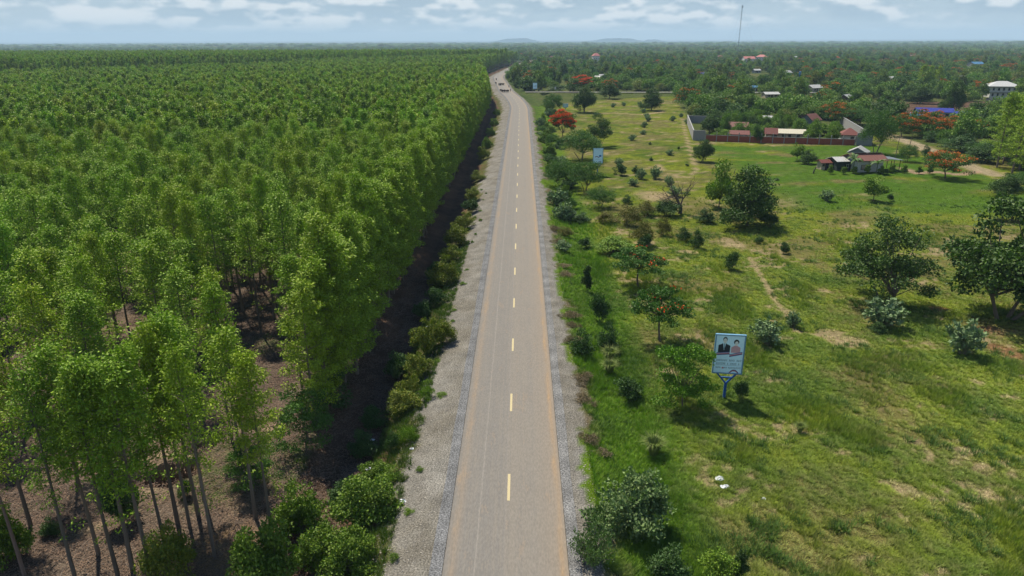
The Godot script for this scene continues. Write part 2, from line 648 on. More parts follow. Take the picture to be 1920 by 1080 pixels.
func eucalyptus(leaves: int, size: float, limbs: int, from: float, broad: float) -> Dictionary:
	var h := 15.0
	var t := Geo.new()
	var g := Geo.new()
	var bark := lin(0.125, 0.10, 0.08) * r(0.75, 1.2)
	var lean := Vector3(r(-1, 1), 0, r(-1, 1)) * 0.35
	var path := []
	var radii := []
	for k in 8:
		var q := k / 7.0
		path.append(Vector3(sin(q * 3.0 + lean.x * 6.0) * 0.09, q * h * 0.96, cos(q * 2.6 + lean.z * 6.0) * 0.09) + lean * q * q)
		radii.append(lerpf(0.125, 0.014, pow(q, 0.8)))
	path[0].y = -0.3
	t.tube(path, radii, 6, bark)
	var pal := [lin(0.095, 0.185, 0.010), lin(0.235, 0.350, 0.024)]
	var tone := r(0.0, 1.0)
	pal = [(pal[0] as Color).lerp(lin(0.135, 0.195, 0.010), tone), (pal[1] as Color).lerp(lin(0.28, 0.35, 0.020), tone)]
	var base := from + r(-0.06, 0.06)
	var per := int(leaves / (limbs * 3.0))
	for k in limbs:
		var q := base + (0.98 - base) * pow((k + 0.5) / limbs, 0.85)
		var s := int(q * 7.0)
		var at: Vector3 = (path[s] as Vector3).lerp(path[mini(s + 1, 7)], q * 7.0 - s)
		var w := (q - base) / (1.0 - base)
		var reach := 1.28 * broad * pow(maxf(0.02, 1.0 - w), 0.52) * 1.08 * smoothstep(-0.3, 0.3, w) * r(0.72, 1.12)
		var az := k * 2.4 + r(-0.5, 0.5)
		var rise := lerpf(0.45, 0.75, w)
		var out := Vector3(cos(az), rise, sin(az)).normalized()
		var tip := at + out * reach * 1.25
		t.tube([at, at.lerp(tip, 0.55) + Vector3(0, -0.06, 0), tip], [0.028, 0.018, 0.006], 3, bark * 0.9)
		for m in 3:
			var c := at.lerp(tip, [0.45, 0.75, 1.02][m]) + rand_dir() * 0.2
			leaf_ball(g, c, r(0.34, 0.56), 0.8, [int(per * 0.6), per, int(per * 1.4)][m], size, 0.22, 0.55, pal)
	leaf_ball(g, path[7], 0.6, 1.2, per, size, 0.20, 0.5, pal)
	for k in 5:   # short sprigs on the bare trunk
		var q := r(0.14, base)
		var s := int(q * 7.0)
		var at: Vector3 = (path[s] as Vector3).lerp(path[s + 1], q * 7.0 - s)
		var tip := at + Vector3(r(-1, 1), 0.5, r(-1, 1)) * r(0.3, 0.8)
		t.tube([at, tip], [0.014, 0.005], 3, bark * 0.9)
		leaf_ball(g, tip, r(0.2, 0.42), 0.8, int(per * 0.35), size, 0.2, 0.6, pal)
	return {"trunk": t, "crown": g, "h": h, "w": 3.7, "tone": tone}


func tree(o: Dictionary) -> Dictionary:
	var h: float = o.h
	var w: float = o.w
	var base: float = o.base
	var t := Geo.new()
	var g := Geo.new()
	var f := Geo.new()
	var bark: Color = o.get("bark", lin(0.12, 0.095, 0.075))
	var pal: Array = o.pal
	var rad: float = o.rad
	var squash: float = o.get("squash", 0.75)
	var flat: bool = o.get("flat", false)
	var stems: int = o.get("stems", 1)
	var thick: float = o.get("thick", 0.035 * h)
	var forks := []
	for k in stems:
		var a := TAU * k / stems + r(0, 1)
		var foot := Vector3(cos(a), 0, sin(a)) * (0.0 if stems == 1 else thick * 1.2)
		var fork := foot + Vector3(cos(a) * (0.05 if stems == 1 else 0.16) * w * r(0.5, 1.0), h * maxf(base, 0.12) * r(0.95, 1.2), sin(a) * (0.05 if stems == 1 else 0.16) * w * r(0.5, 1.0))
		t.tube([foot - Vector3(0, 0.3, 0), foot.lerp(fork, 0.5) + rand_dir() * 0.04 * h * base, fork], [thick / sqrt(stems), thick * 0.78 / sqrt(stems), thick * 0.62 / sqrt(stems)], 7, bark)
		forks.append(fork)
	# the crown is a union of uneven lobes, each a shell of leaf clumps
	var lobes := []
	var many: int = o.get("lobes", 7)
	for k in many:
		var a := k * 2.4 + r(-0.5, 0.5)
		var q := 0.0 if k == 0 else sqrt(float(k) / many) * r(0.7, 1.1)
		var lr := w * (0.27 if k == 0 else r(0.15, 0.25))
		var top := h * (1.0 - 0.5 * q * q) * (1.0 if k == 0 else r(0.62, 1.0))
		var low := h * base + (0.0 if q > 0.3 else 0.1 * h)
		lobes.append([Vector3(cos(a) * q * (w * 0.5 - lr * 0.8), (top + low) * 0.5, sin(a) * q * (w * 0.5 - lr * 0.8)), lr, maxf((top - low) * 0.5, lr * 0.6)])
	for k in int(o.clumps):
		var c: Vector3
		if flat:
			var a := k * 2.39996 + r(-0.3, 0.3)
			var q := sqrt((k + 0.5) / o.clumps) * r(0.85, 1.12)
			c = Vector3(cos(a) * q * (w * 0.5 - rad * 0.6), h * (0.93 - r(0.0, 1.0) * o.get("layer", 0.3) - 0.16 * q * q), sin(a) * q * (w * 0.5 - rad * 0.6))
		else:
			var d := rand_dir()
			if d.y < -0.3 and rng.randf() < 0.6:
				d.y = -d.y
			var l: Array = lobes[k % many]
			var q := pow(rng.randf(), 0.3)
			c = l[0] + Vector3(d.x * l[1], d.y * maxf(l[2] - rad * squash * 0.6, 0.1), d.z * l[1]) * q
		if k % int(o.get("limb_every", 2)) == 0:
			var fork: Vector3 = forks[k % forks.size()]
			t.tube([fork, fork.lerp(c, 0.5) + Vector3(0, (0.08 if not flat else -0.02) * h * r(0.2, 1.0), 0), c], [thick * 0.26, thick * 0.16, thick * 0.06], 4, bark)
		leaf_ball(g, c, rad * r(0.7, 1.25), squash, int(o.leaves), o.leaf, o.get("ratio", 0.3), o.get("droop", 0.2), pal)
		if o.has("petals") and rng.randf() < o.petal_share:
			for n in int(o.petals):
				var d := rand_dir()
				var p := c + Vector3(d.x, (absf(d.y) * 0.9 + 0.25) * squash, d.z) * rad * r(0.75, 1.1)
				var along: Vector3 = rand_dir() * o.leaf * r(0.7, 1.2)
				f.leaf(p, along, along.cross(rand_dir()).normalized() * o.leaf * 0.35, shade_of(o.petal_pal))
	return {"trunk": t, "crown": g, "blossom": f, "h": h, "w": w}


func stemmed(h: float, w: float, stems: int, leaves: int, size: float, pal: Array, ratio := 0.38) -> Dictionary:
	# many upright stems from one foot, broad leaves in pairs up each of them
	var t := Geo.new()
	var g := Geo.new()
	for k in stems:
		var a := k * 2.4 + r(-0.4, 0.4)
		var q := sqrt((k + 0.5) / stems)
		var tip := Vector3(cos(a) * q * w * 0.47, h * (1.0 - 0.42 * q * q) * r(0.5, 1.05), sin(a) * q * w * 0.47)
		var kn := tip * Vector3(0.5, 0.55, 0.5) + rand_dir() * 0.05 * h
		t.tube([Vector3(cos(a) * 0.08, -0.1, sin(a) * 0.08), kn, tip], [0.03, 0.02, 0.008], 3, lin(0.20, 0.18, 0.13))
		var per := int(leaves / float(stems))
		for n in per:
			var u := 1.0 - pow(rng.randf(), 1.6) * 0.75
			var p := kn.lerp(tip, (u - 0.5) * 2.0) if u > 0.5 else kn * (u * 2.0)
			var along := (rand_dir() + Vector3(0, 0.35, 0)).normalized()
			var s := size * r(0.7, 1.25)
			g.leaf(p + rand_dir() * 0.09 * w * r(0.1, 1.0), along * s, along.cross(rand_dir()).normalized() * s * ratio, shade_of(pal))
	return {"trunk": t, "crown": g, "h": h, "w": w}


func fronds(h: float, n: int, long: float, broad: float, rise: float, pal: Array, cut: bool) -> Dictionary:
	var t := Geo.new()
	var g := Geo.new()
	t.tube([Vector3(0, -0.2, 0), Vector3(0.03, h * 0.5, 0.02), Vector3(0.0, h, 0.0)], [0.14, 0.11, 0.07], 6, lin(0.12, 0.14, 0.06))
	for k in n:
		var a := k * 2.4 + r(-0.2, 0.2)
		var out := Vector3(cos(a), 0, sin(a))
		var side := out.cross(Vector3.UP)
		var lift := rise * r(0.5, 1.25)
		var last := Vector3.ZERO
		for s in 8:
			var u := s / 7.0
			var p := Vector3(0, h * 0.97, 0) + out * long * u + Vector3(0, long * (lift * u - 1.05 * u * u), 0)
			if s > 0:
				var wa := broad * sin(PI * clampf((s - 1) / 7.0, 0.04, 1.0))
				var wb := broad * sin(PI * clampf(u, 0.04, 1.0))
				var col := shade_of(pal)
				if cut:
					for e in [-1.0, 1.0]:
						for m in 3:
							var q := last.lerp(p, m / 3.0)
							g.leaf(q, (side * e + out * 0.5 + Vector3(0, -0.35, 0)).normalized() * wb * 2.0, out * 0.03, shade_of(pal))
				else:
					var dip := Vector3(0, -0.25, 0)
					g.quad(last, p, p + (side + dip) * wb, last + (side + dip) * wa, col)
					g.quad(last, p, p + (-side + dip) * wb, last + (-side + dip) * wa, col * 0.92)
			last = p
	return {"trunk": t, "crown": g, "h": h + long * 0.3, "w": long * 2.0}


func add_kind(kind: String, d: Dictionary, leaf: Material) -> void:
	var e := {"h": d.h, "w": d.w, "tone": d.get("tone", 0.0), "trunk": d.trunk.mesh(M.bark), "crown": d.crown.mesh(leaf)}
	var both: ArrayMesh = d.trunk.mesh(M.bark)
	e.whole = d.crown.mesh(leaf, both)
	if d.has("blossom") and d.blossom.v.size():
		e.blossom = d.blossom.mesh(M.petal)
		e.whole = d.blossom.mesh(M.petal, e.whole)
	var size: AABB = e.crown.get_aabb()
	e.h = size.end.y * 0.98
	e.w = (size.size.x + size.size.z) * 0.47
	if not KINDS.has(kind):
		KINDS[kind] = []
	KINDS[kind].append(e)


func plant_kinds() -> void:
	for k in 10:
		add_kind("eucalyptus", eucalyptus(5000 if k % 2 else 6800, 0.175, 34, 0.46, 1.0), M.leaf)
	for k in 4:
		add_kind("eucalyptus_edge", eucalyptus(9000, 0.19, 40, 0.15, 1.25), M.leaf)
	for k in 6:
		add_kind("eucalyptus_far", eucalyptus(2000, 0.38, 26, 0.44, 1.0), M.leaf)
	var dark := [lin(0.030, 0.066, 0.014), lin(0.075, 0.128, 0.022)]
	var leafy := [lin(0.062, 0.12, 0.012), lin(0.14, 0.205, 0.02)]
	var bright := [lin(0.085, 0.16, 0.012), lin(0.15, 0.23, 0.02)]
	var feather := [lin(0.035, 0.09, 0.014), lin(0.08, 0.16, 0.02)]
	var olive := [lin(0.075, 0.085, 0.018), lin(0.17, 0.14, 0.025)]
	var pale := [lin(0.10, 0.155, 0.07), lin(0.19, 0.255, 0.13)]
	var red := [lin(0.50, 0.045, 0.012), lin(0.72, 0.11, 0.02)]
	var orange := [lin(0.36, 0.085, 0.012), lin(0.52, 0.155, 0.022)]
	for k in 3:
		add_kind("broad", tree({"h": 10.0, "w": 9.5, "base": 0.07, "clumps": 84, "rad": 1.2, "leaves": 170, "limb_every": 4, "thick": 0.24, "leaf": 0.3, "ratio": 0.32, "pal": dark}), M.leaf)
		add_kind("broad_light", tree({"h": 6.0, "w": 5.6, "base": 0.16, "clumps": 38, "rad": 0.85, "leaves": 130, "leaf": 0.26, "ratio": 0.36, "pal": bright, "thick": 0.12}), M.leaf)
		add_kind("acacia", tree({"h": 6.5, "w": 8.0, "base": 0.22, "clumps": 70, "rad": 1.05, "squash": 0.5, "flat": true, "layer": 0.5, "leaves": 190, "leaf": 0.2, "ratio": 0.24, "pal": feather, "thick": 0.15, "stems": 3, "limb_every": 3}), M.leaf)
		add_kind("bush_dark", tree({"h": 2.6, "w": 2.6, "base": 0.0, "clumps": 40, "rad": 0.36, "leaves": 120, "leaf": 0.12, "ratio": 0.32, "pal": [lin(0.026, 0.062, 0.016), lin(0.062, 0.115, 0.026)], "thick": 0.05, "stems": 4}), M.leaf)
		add_kind("bush_yellow", tree({"h": 3.2, "w": 3.6, "base": 0.02, "clumps": 56, "rad": 0.42, "squash": 0.7, "leaves": 120, "leaf": 0.15, "ratio": 0.26, "droop": 0.1, "pal": [lin(0.07, 0.12, 0.012), lin(0.19, 0.19, 0.018)], "thick": 0.06, "stems": 4}), M.leaf)
		add_kind("bush_leafy", tree({"h": 3.0, "w": 4.2, "base": 0.02, "clumps": 64, "rad": 0.45, "leaves": 130, "leaf": 0.15, "ratio": 0.34, "pal": leafy, "thick": 0.06, "stems": 4}), M.leaf)
		add_kind("milkweed", stemmed(2.6, 3.0, 26, 1300, 0.26, pale), M.leaf_matt)
	for k in 2:
		add_kind("broad_open", tree({"h": 11.0, "w": 11.5, "base": 0.08, "clumps": 74, "rad": 1.1, "squash": 0.62, "leaves": 170, "leaf": 0.27, "ratio": 0.3, "pal": dark, "thick": 0.2, "stems": 2, "limb_every": 2}), M.leaf)
		add_kind("acacia_light", tree({"h": 6.5, "w": 6.2, "base": 0.2, "clumps": 46, "rad": 0.8, "squash": 0.35, "flat": true, "layer": 0.75, "leaves": 190, "leaf": 0.23, "ratio": 0.26, "pal": [lin(0.06, 0.135, 0.012), lin(0.12, 0.235, 0.016)], "thick": 0.09, "limb_every": 1}), M.leaf)
		add_kind("flame_few", tree({"h": 6.0, "w": 7.0, "base": 0.5, "clumps": 44, "rad": 0.75, "squash": 0.32, "flat": true, "layer": 0.3, "leaves": 190, "leaf": 0.24, "ratio": 0.26, "pal": [lin(0.035, 0.09, 0.014), lin(0.07, 0.155, 0.02)], "thick": 0.14, "limb_every": 1, "petals": 16, "petal_share": 0.2, "petal_pal": red}), M.leaf)
		add_kind("bush_olive", tree({"h": 3.4, "w": 3.6, "base": 0.02, "clumps": 36, "rad": 0.55, "leaves": 110, "leaf": 0.16, "ratio": 0.26, "pal": olive, "thick": 0.05, "stems": 4}), M.leaf)
		add_kind("flame_red", tree({"h": 9.0, "w": 10.0, "base": 0.2, "clumps": 56, "rad": 1.2, "squash": 0.45, "flat": true, "layer": 0.45, "leaves": 110, "leaf": 0.34, "ratio": 0.3, "pal": feather, "thick": 0.22, "limb_every": 3, "petals": 110, "petal_share": 0.62, "petal_pal": red}), M.leaf)
		add_kind("flame_orange", tree({"h": 8.0, "w": 11.0, "base": 0.2, "clumps": 56, "rad": 1.25, "squash": 0.45, "flat": true, "layer": 0.5, "leaves": 120, "leaf": 0.34, "ratio": 0.3, "pal": feather, "thick": 0.22, "limb_every": 3, "petals": 70, "petal_share": 0.42, "petal_pal": orange}), M.leaf)
		add_kind("bush_low", tree({"h": 1.4, "w": 2.4, "base": 0.0, "clumps": 26, "rad": 0.36, "leaves": 90, "leaf": 0.13, "ratio": 0.2, "droop": -0.6, "pal": bright, "thick": 0.03, "stems": 3}), M.leaf)
		add_kind("layered", tree({"h": 5.0, "w": 5.5, "base": 0.3, "clumps": 40, "rad": 0.7, "squash": 0.3, "flat": true, "layer": 0.55, "leaves": 150, "leaf": 0.18, "ratio": 0.24, "pal": feather, "thick": 0.1, "limb_every": 2}), M.leaf)
	add_kind("dry_weed", tree({"h": 0.8, "w": 2.2, "base": 0.0, "clumps": 30, "rad": 0.26, "leaves": 70, "leaf": 0.13, "ratio": 0.12, "droop": -0.5, "pal": [lin(0.13, 0.095, 0.06), lin(0.24, 0.19, 0.12)], "thick": 0.02, "stems": 4}), M.leaf_matt)
	add_kind("broad_stem", tree({"h": 13.5, "w": 14.0, "base": 0.16, "clumps": 130, "rad": 1.3, "squash": 0.62, "leaves": 170, "leaf": 0.36, "ratio": 0.34, "droop": 0.5, "pal": dark, "thick": 0.4, "stems": 4, "limb_every": 3}), M.leaf)
	add_kind("milkweed_big", tree({"h": 3.8, "w": 6.0, "base": 0.0, "lobes": 11, "clumps": 150, "rad": 0.42, "leaves": 62, "leaf": 0.19, "ratio": 0.36, "droop": -0.2, "pal": [lin(0.075, 0.13, 0.04), lin(0.19, 0.25, 0.105)], "thick": 0.06, "stems": 5, "limb_every": 3}), M.leaf_matt)
	add_kind("column", tree({"h": 3.6, "w": 1.6, "base": 0.0, "clumps": 40, "rad": 0.36, "leaves": 110, "leaf": 0.15, "ratio": 0.34, "pal": [lin(0.022, 0.05, 0.014), lin(0.05, 0.09, 0.02)], "thick": 0.06}), M.leaf)
	add_kind("creeper", stemmed(1.5, 4.2, 60, 4200, 0.13, [lin(0.06, 0.115, 0.03), lin(0.13, 0.19, 0.07)], 0.3), M.leaf)
	add_kind("banana", fronds(1.9, 9, 2.1, 0.34, 1.3, [lin(0.06, 0.12, 0.03), lin(0.12, 0.18, 0.05)], false), M.leaf)
	add_kind("palm", fronds(3.0, 16, 2.6, 0.45, 1.1, [lin(0.03, 0.065, 0.02), lin(0.07, 0.11, 0.03)], true), M.leaf)
	add_kind("clipped", tree({"h": 2.0, "w": 1.7, "base": 0.12, "clumps": 30, "rad": 0.32, "leaves": 60, "leaf": 0.16, "ratio": 0.36, "pal": leafy, "thick": 0.05}), M.leaf)
	# village trees, seen from 300 metres and more: larger, fewer leaves
	for k in 2:
		add_kind("far_dark", tree({"h": 9.0, "w": 9.0, "base": 0.08, "clumps": 26, "rad": 1.7, "leaves": 120, "leaf": 0.5, "ratio": 0.4, "pal": [lin(0.038, 0.084, 0.018), lin(0.096, 0.160, 0.031)], "limb_every": 4}), M.leaf)
		add_kind("far_leafy", tree({"h": 8.0, "w": 9.0, "base": 0.06, "clumps": 26, "rad": 1.7, "leaves": 120, "leaf": 0.5, "ratio": 0.4, "pal": [lin(0.070, 0.141, 0.020), lin(0.154, 0.243, 0.033)], "limb_every": 4}), M.leaf)
		add_kind("far_spread", tree({"h": 7.0, "w": 11.0, "base": 0.15, "clumps": 30, "rad": 1.7, "squash": 0.5, "flat": true, "layer": 0.5, "leaves": 110, "leaf": 0.46, "ratio": 0.34, "pal": [lin(0.077, 0.141, 0.023), lin(0.154, 0.218, 0.036)], "limb_every": 4}), M.leaf)
		add_kind("far_tall", tree({"h": 12.5, "w": 6.5, "base": 0.14, "clumps": 28, "rad": 1.35, "leaves": 120, "leaf": 0.44, "ratio": 0.36, "pal": [lin(0.070, 0.128, 0.020), lin(0.154, 0.224, 0.028)], "limb_every": 4}), M.leaf)
		add_kind("far_olive", tree({"h": 6.0, "w": 8.0, "base": 0.04, "clumps": 24, "rad": 1.5, "leaves": 110, "leaf": 0.46, "ratio": 0.36, "pal": [lin(0.109, 0.141, 0.026), lin(0.218, 0.230, 0.051)], "limb_every": 4}), M.leaf)
	add_kind("far_flame", tree({"h": 7.5, "w": 11.0, "base": 0.12, "clumps": 30, "rad": 1.6, "squash": 0.5, "flat": true, "layer": 0.5, "leaves": 100, "leaf": 0.46, "ratio": 0.34, "pal": feather, "limb_every": 4, "petals": 34, "petal_share": 0.36, "petal_pal": orange}), M.leaf)


var last_tone := 0.0


func plant(called: String, kind: String, x: float, z: float, h: float, w: float, label: String, category: String, group := "") -> Node3D:
	var e: Dictionary = KINDS[kind][rng.randi() % KINDS[kind].size()]
	var o := thing(called, Vector3(x, height(x, z) - 0.05, z), rng.randf() * TAU, label, category, group)
	o.scale = Vector3(w / e.w, h / e.h, w / e.w)
	last_tone = e.tone
	var woody := category == "tree"
	part("trunk" if woody else "stems", e.trunk, o)
	part("crown" if woody else "foliage", e.crown, o)
	if e.has("blossom"):
		part("blossom", e.blossom, o)
	return o


func scatter(parent: Node3D, m: Mesh, places: Array, tints: Array = []) -> void:
	var mm := MultiMesh.new()
	mm.transform_format = MultiMesh.TRANSFORM_3D
	mm.use_colors = tints.size() > 0
	mm.mesh = m
	mm.instance_count = places.size()
	for k in places.size():
		mm.set_instance_transform(k, places[k])
		if tints:
			mm.set_instance_color(k, tints[k])
	var o := MultiMeshInstance3D.new()
	o.name = "patch"
	o.multimesh = mm
	parent.add_child(o, true)


func in_frame(x: float, z: float, spare: float) -> bool:
	return absf(x + 0.014 * z) < -z * 0.80 + spare


func plantation() -> void:
	var spots := []
	for t in CLEARING_TRUNKS:
		spots.append([t[0], t[1], r(0.92, 1.06), r(0.72, 0.95), 1])
	# rows three metres apart that run along the road
	var z := -14.0
	while z > -1110.0:
		var reach := -z * 0.82 + 26.0
		var x := -16.0 + road_x(z)
		while x > -reach:
			var px := x + r(-0.6, 0.6)
			var pz := z + r(-0.75, 0.75)
			x -= 4.1
			var block := in_plantation(px, pz)
			if block == 0 or rng.randf() < lerpf(0.42, 0.05, smoothstep(-45.0, -95.0, pz)):
				continue
			if pz > -33.0 and (px > -34.0 or pz > -29.0):
				continue
			if wide.get_noise_2d(px * 1.6 + 40.0, pz * 1.6) > 0.50:
				continue
			# the open ground round the erosion pits, and a grassy gap behind it
			if px > -30.5 and pz > -52.0 and px < -14.0 and pz < -30.0:
				continue
			if Vector2((px + 25.5) / 6.5, (pz + 61.0) / 8.0).length() < 1.0 and rng.randf() < 0.72:
				continue
			var k := r(0.80, 1.13) * (1.32 if block == 2 else (1.05 if block == 3 else 1.0))
			var edge := px - road_x(pz) > -19.5
			spots.append([px, pz, k * (1.08 if edge else 1.0), r(0.85, 1.15), 2 if edge else 0])
		z -= 3.3
	z = -50.0
	while z > -600.0:
		spots.append([-15.6 + road_x(z) + r(-0.6, 0.5), z + r(-0.5, 0.5), r(0.9, 1.12), r(0.85, 1.1), 2])
		z -= 2.7
	spots.sort_custom(func(a, b): return a[0] * a[0] + a[1] * a[1] < b[0] * b[0] + b[1] * b[1])
	var names := ["%s eucalyptus with a %s crown inside the dense plantation", "%s thin eucalyptus with a %s crown around the sandy erosion pits", "%s eucalyptus with a %s crown in the outer row above the ditch"]
	var groups := ["eucalyptus inside the plantation", "eucalyptus around the erosion pits", "eucalyptus of the outer row"]
	var single := 0
	var near: Array = KINDS.eucalyptus
	var far: Array = KINDS.eucalyptus_far
	near = near + KINDS.eucalyptus_edge
	var lots := []
	for k in near.size() + far.size():
		lots.append([[], []])
	for s in spots:
		if single < 300 and s[1] < -24.0 and in_frame(s[0], s[1] + 8.0, 3.0):
			single += 1
			var o := plant("eucalyptus_tree", "eucalyptus_edge" if s[4] == 2 else "eucalyptus", s[0], s[1], 15.0 * s[2], (5.2 if s[4] == 2 else 4.15) * s[3], names[s[4]], "tree", groups[s[4]])
			o.set_meta("label", names[s[4]] % [("short" if s[2] < 0.9 else ("tall" if s[2] > 1.02 else "middling")), "yellowish" if last_tone > 0.55 else "fresh green"])
			continue
		var close: bool = -s[1] < 150.0
		var e := rng.randi() % (10 if close else far.size()) + (0 if close else near.size())
		if s[4] == 2 and -s[1] < 420.0:
			e = 10 + rng.randi() % 4
		var v: Dictionary = (near[e] if e < near.size() else far[e - near.size()])
		var across: float = (5.2 if s[4] == 2 else 4.15) * s[3] / v.w
		var b := Basis(Vector3.UP, rng.randf() * TAU).scaled(Vector3(across, s[2], across))
		lots[e][0].append(Transform3D(b, Vector3(s[0], height(s[0], s[1]) - 0.05, s[1])))
		var tint := r(0.72, 1.25)
		lots[e][1].append(Color(tint * r(0.85, 1.15), tint, tint))
	var o := Node3D.new()
	o.name = "eucalyptus_plantation"
	add_child(o)
	tag(o, "dense eucalyptus plantation stretching away behind the outer rows", "plantation", "", "stuff")
	for k in lots.size():
		if lots[k][0].size():
			scatter(o, (near[k] if k < near.size() else far[k - near.size()]).whole, lots[k][0], lots[k][1])
	print("eucalyptus ", spots.size())
	var kinds := {"yellow": ["bush_yellow", "yellow-green shrub on the bank between gravel verge and ditch"], "leafy": ["bush_leafy", "leafy green shrub on the ditch bank below the plantation"], "dark": ["bush_dark", "small dark bush in the shade of the ditch"], "low": ["bush_low", "low bright green weed clump at the gravel edge"], "layer": ["layered", "small spreading tree with layered fern-like foliage at the plantation edge"]}
	for d in DITCH_SHRUBS:
		var k: Array = kinds[d[4]]
		var woody: bool = d[4] == "layer"
		plant("spreading_tree" if woody else "shrub", k[0], d[0], d[1], d[2], d[3], k[1], "tree" if woody else "shrub", "ditch side " + d[4] + " growth")


func meadow_plants() -> void:
	for p in PLANTS:
		var kind: String = p[0]
		var bushy: bool = kind.begins_with("bush") or kind.begins_with("milk") or kind in ["column", "creeper"]
		var called := "shrub" if bushy else ("flame_tree" if kind.begins_with("flame") else "tree")
		plant(called, kind, p[1], p[2], p[3], p[4], p[5], "shrub" if bushy else "tree")
	for k in TALL_EUCALYPTUS.size():
		var t: Array = TALL_EUCALYPTUS[k]
		plant("eucalyptus_tree", "eucalyptus_edge", t[0], t[1], t[2], t[3], "tall bright eucalyptus beside the dirt road bend" if k < 8 else "tall narrow eucalyptus behind the ploughed field", "tree", "eucalyptus by the dirt road" if k < 8 else "eucalyptus behind the ploughed field")
	# small milkweeds and tussocks dotted over the far meadow
	for s in [[43.0, -241.0], [47.0, -262.0], [52.0, -283.0], [54.0, -297.0], [62.0, -283.0], [56.0, -318.0], [46.0, -346.0], [52.0, -352.0], [60.0, -352.0], [37.0, -226.0], [43.0, -196.0], [29.0, -160.0], [34.0, -152.0], [26.0, -152.0], [71.0, -262.0], [69.0, -300.0], [75.0, -310.0], [33.0, -141.0], [66.0, -275.0]]:
		plant("shrub", "milkweed", s[0], s[1], r(1.6, 2.8), r(2.2, 3.6), "small grey-green milkweed bush dotted over the far meadow", "shrub", "milkweeds on the far meadow")
	for s in [[50.0, -190.0], [44.0, -178.0], [47.5, -205.0], [36.0, -186.0], [56.0, -208.0], [41.0, -216.0], [52.0, -150.0], [60.0, -158.0]]:
		plant("shrub", "bush_dark", s[0], s[1], r(0.7, 1.3), r(0.9, 1.6), "tiny dark bush on the far meadow", "shrub", "tiny bushes on the far meadow")
	for k in 9:
		var x := 76.0 + k * 3.0
		plant("clipped_shrub", "clipped", x, -166.6 + 0.6 * sin(k * 2.0), r(1.7, 2.3), r(1.5, 2.0), "rounded garden shrub in the row before the field house", "shrub", "row of shrubs before the field house")
	plant("banana_plant", "banana", 82.0, -167.8, 4.6, 4.4, "banana plant before the dark green wall of the field house", "plant")
	plant("banana_plant", "banana", 87.2, -166.9, 3.6, 4.4, "banana plant before the white wall of the field house", "plant")
	plant("palm_tree", "palm", 110.3, -219.0, 5.2, 5.5, "small palm leaning over the end of the grey wall", "tree")
	plant("palm_tree", "palm", 150.0, -300.0, 6.5, 6.0, "palm at the edge of the ploughed field", "tree")
	for k in 64:
		var a := Vector2(r(0.05, 0.97), r(0.06, 0.95))
		var p := Vector2(60.0, -228.0).lerp(Vector2(104.0, -217.0), a.x) + Vector2(11.0, -50.0) * a.y
		if [[76.5, -244.0], [72.6, -229.8], [82.2, -227.6], [89.8, -231.0], [106.0, -224.0], [107.3, -259.0]].any(func(h): return p.distance_to(Vector2(h[0], h[1])) < 4.4 or (absf(p.x - h[0]) < 4.0 and p.y > h[1] and p.y < h[1] + 6.0)):
			continue
		plant("garden_tree", ["broad_light", "broad", "far_leafy"][k % 3], p.x, p.y, r(3.2, 6.5), r(3.5, 6.0), "leafy garden tree inside the walled compound", "tree", "garden trees inside the compound")
	for k in 62:   # hedges and thickets that line the dirt road and the roadside ditch
		var t := (k + 0.5) / 26.0
		if k < 26:
			var z := lerpf(-172.0, -262.0, t)
			plant("hedge_bush", ["bush_leafy", "far_leafy", "bush_dark", "acacia"][k % 4], 126.0 + (z + 172.0) * -0.10 + r(0.0, 9.0), z, r(2.2, 5.0), r(4.0, 7.5), "bush in the thick hedge along the dirt road", "shrub", "hedge along the dirt road")
		else:
			var z := lerpf(-118.0, -330.0, (k - 26) / 36.0) + r(-4, 4)
			plant("roadside_bush", ["bush_leafy", "bush_dark", "milkweed", "acacia", "bush_leafy"][k % 5], r(8.0, 15.0), z, r(1.8, 4.0), r(2.6, 5.4), "bush in the overgrown ditch between road and meadow", "shrub", "overgrown roadside ditch")
	for s in [[6.6, -92.0], [6.9, -88.5], [6.5, -73.0], [6.8, -70.5], [6.4, -66.0], [6.7, -57.5], [6.6, -53.5], [6.3, -47.0], [7.0, -45.5], [6.7, -104.0], [6.5, -112.0]]:
		plant("dry_weed", "dry_weed", s[0], s[1], r(0.5, 1.0), r(1.6, 3.0), "brown dry weeds at the edge of the gravel verge", "weed", "dry weeds along the verge")
	for k in 26:
		var z := -30.0 - 4.6 * k + r(-1.5, 1.5)
		plant("verge_weed", "bush_low", r(-8.3, -6.2), z, r(0.25, 0.6), r(0.5, 1.3), "small green weed growing through the gravel slope", "weed", "weeds on the gravel slope")
	dead_tree()
	# fountain grass and tussocks
	var g := Geo.new()
	for k in 620:
		var a := rng.randf() * TAU
		var out := Vector3(cos(a), 0, sin(a))
		var s := out.cross(Vector3.UP) * 0.011
		var l := r(0.9, 1.5)
		var foot := out * r(0.0, 0.18)
		var m := foot + out * l * 0.25 + Vector3(0, l * 0.75, 0)
		var tip := foot + out * l * r(0.3, 0.75) + Vector3(0, l * r(0.6, 1.05), 0)
		var col := lin(0.09, 0.15, 0.022).lerp(lin(0.19, 0.21, 0.06), rng.randf())
		g.quad(foot - s, m - s, m + s, foot + s, col)
		g.tri(m - s, tip, m + s, col)
	var tuft := g.mesh(M.leaf)
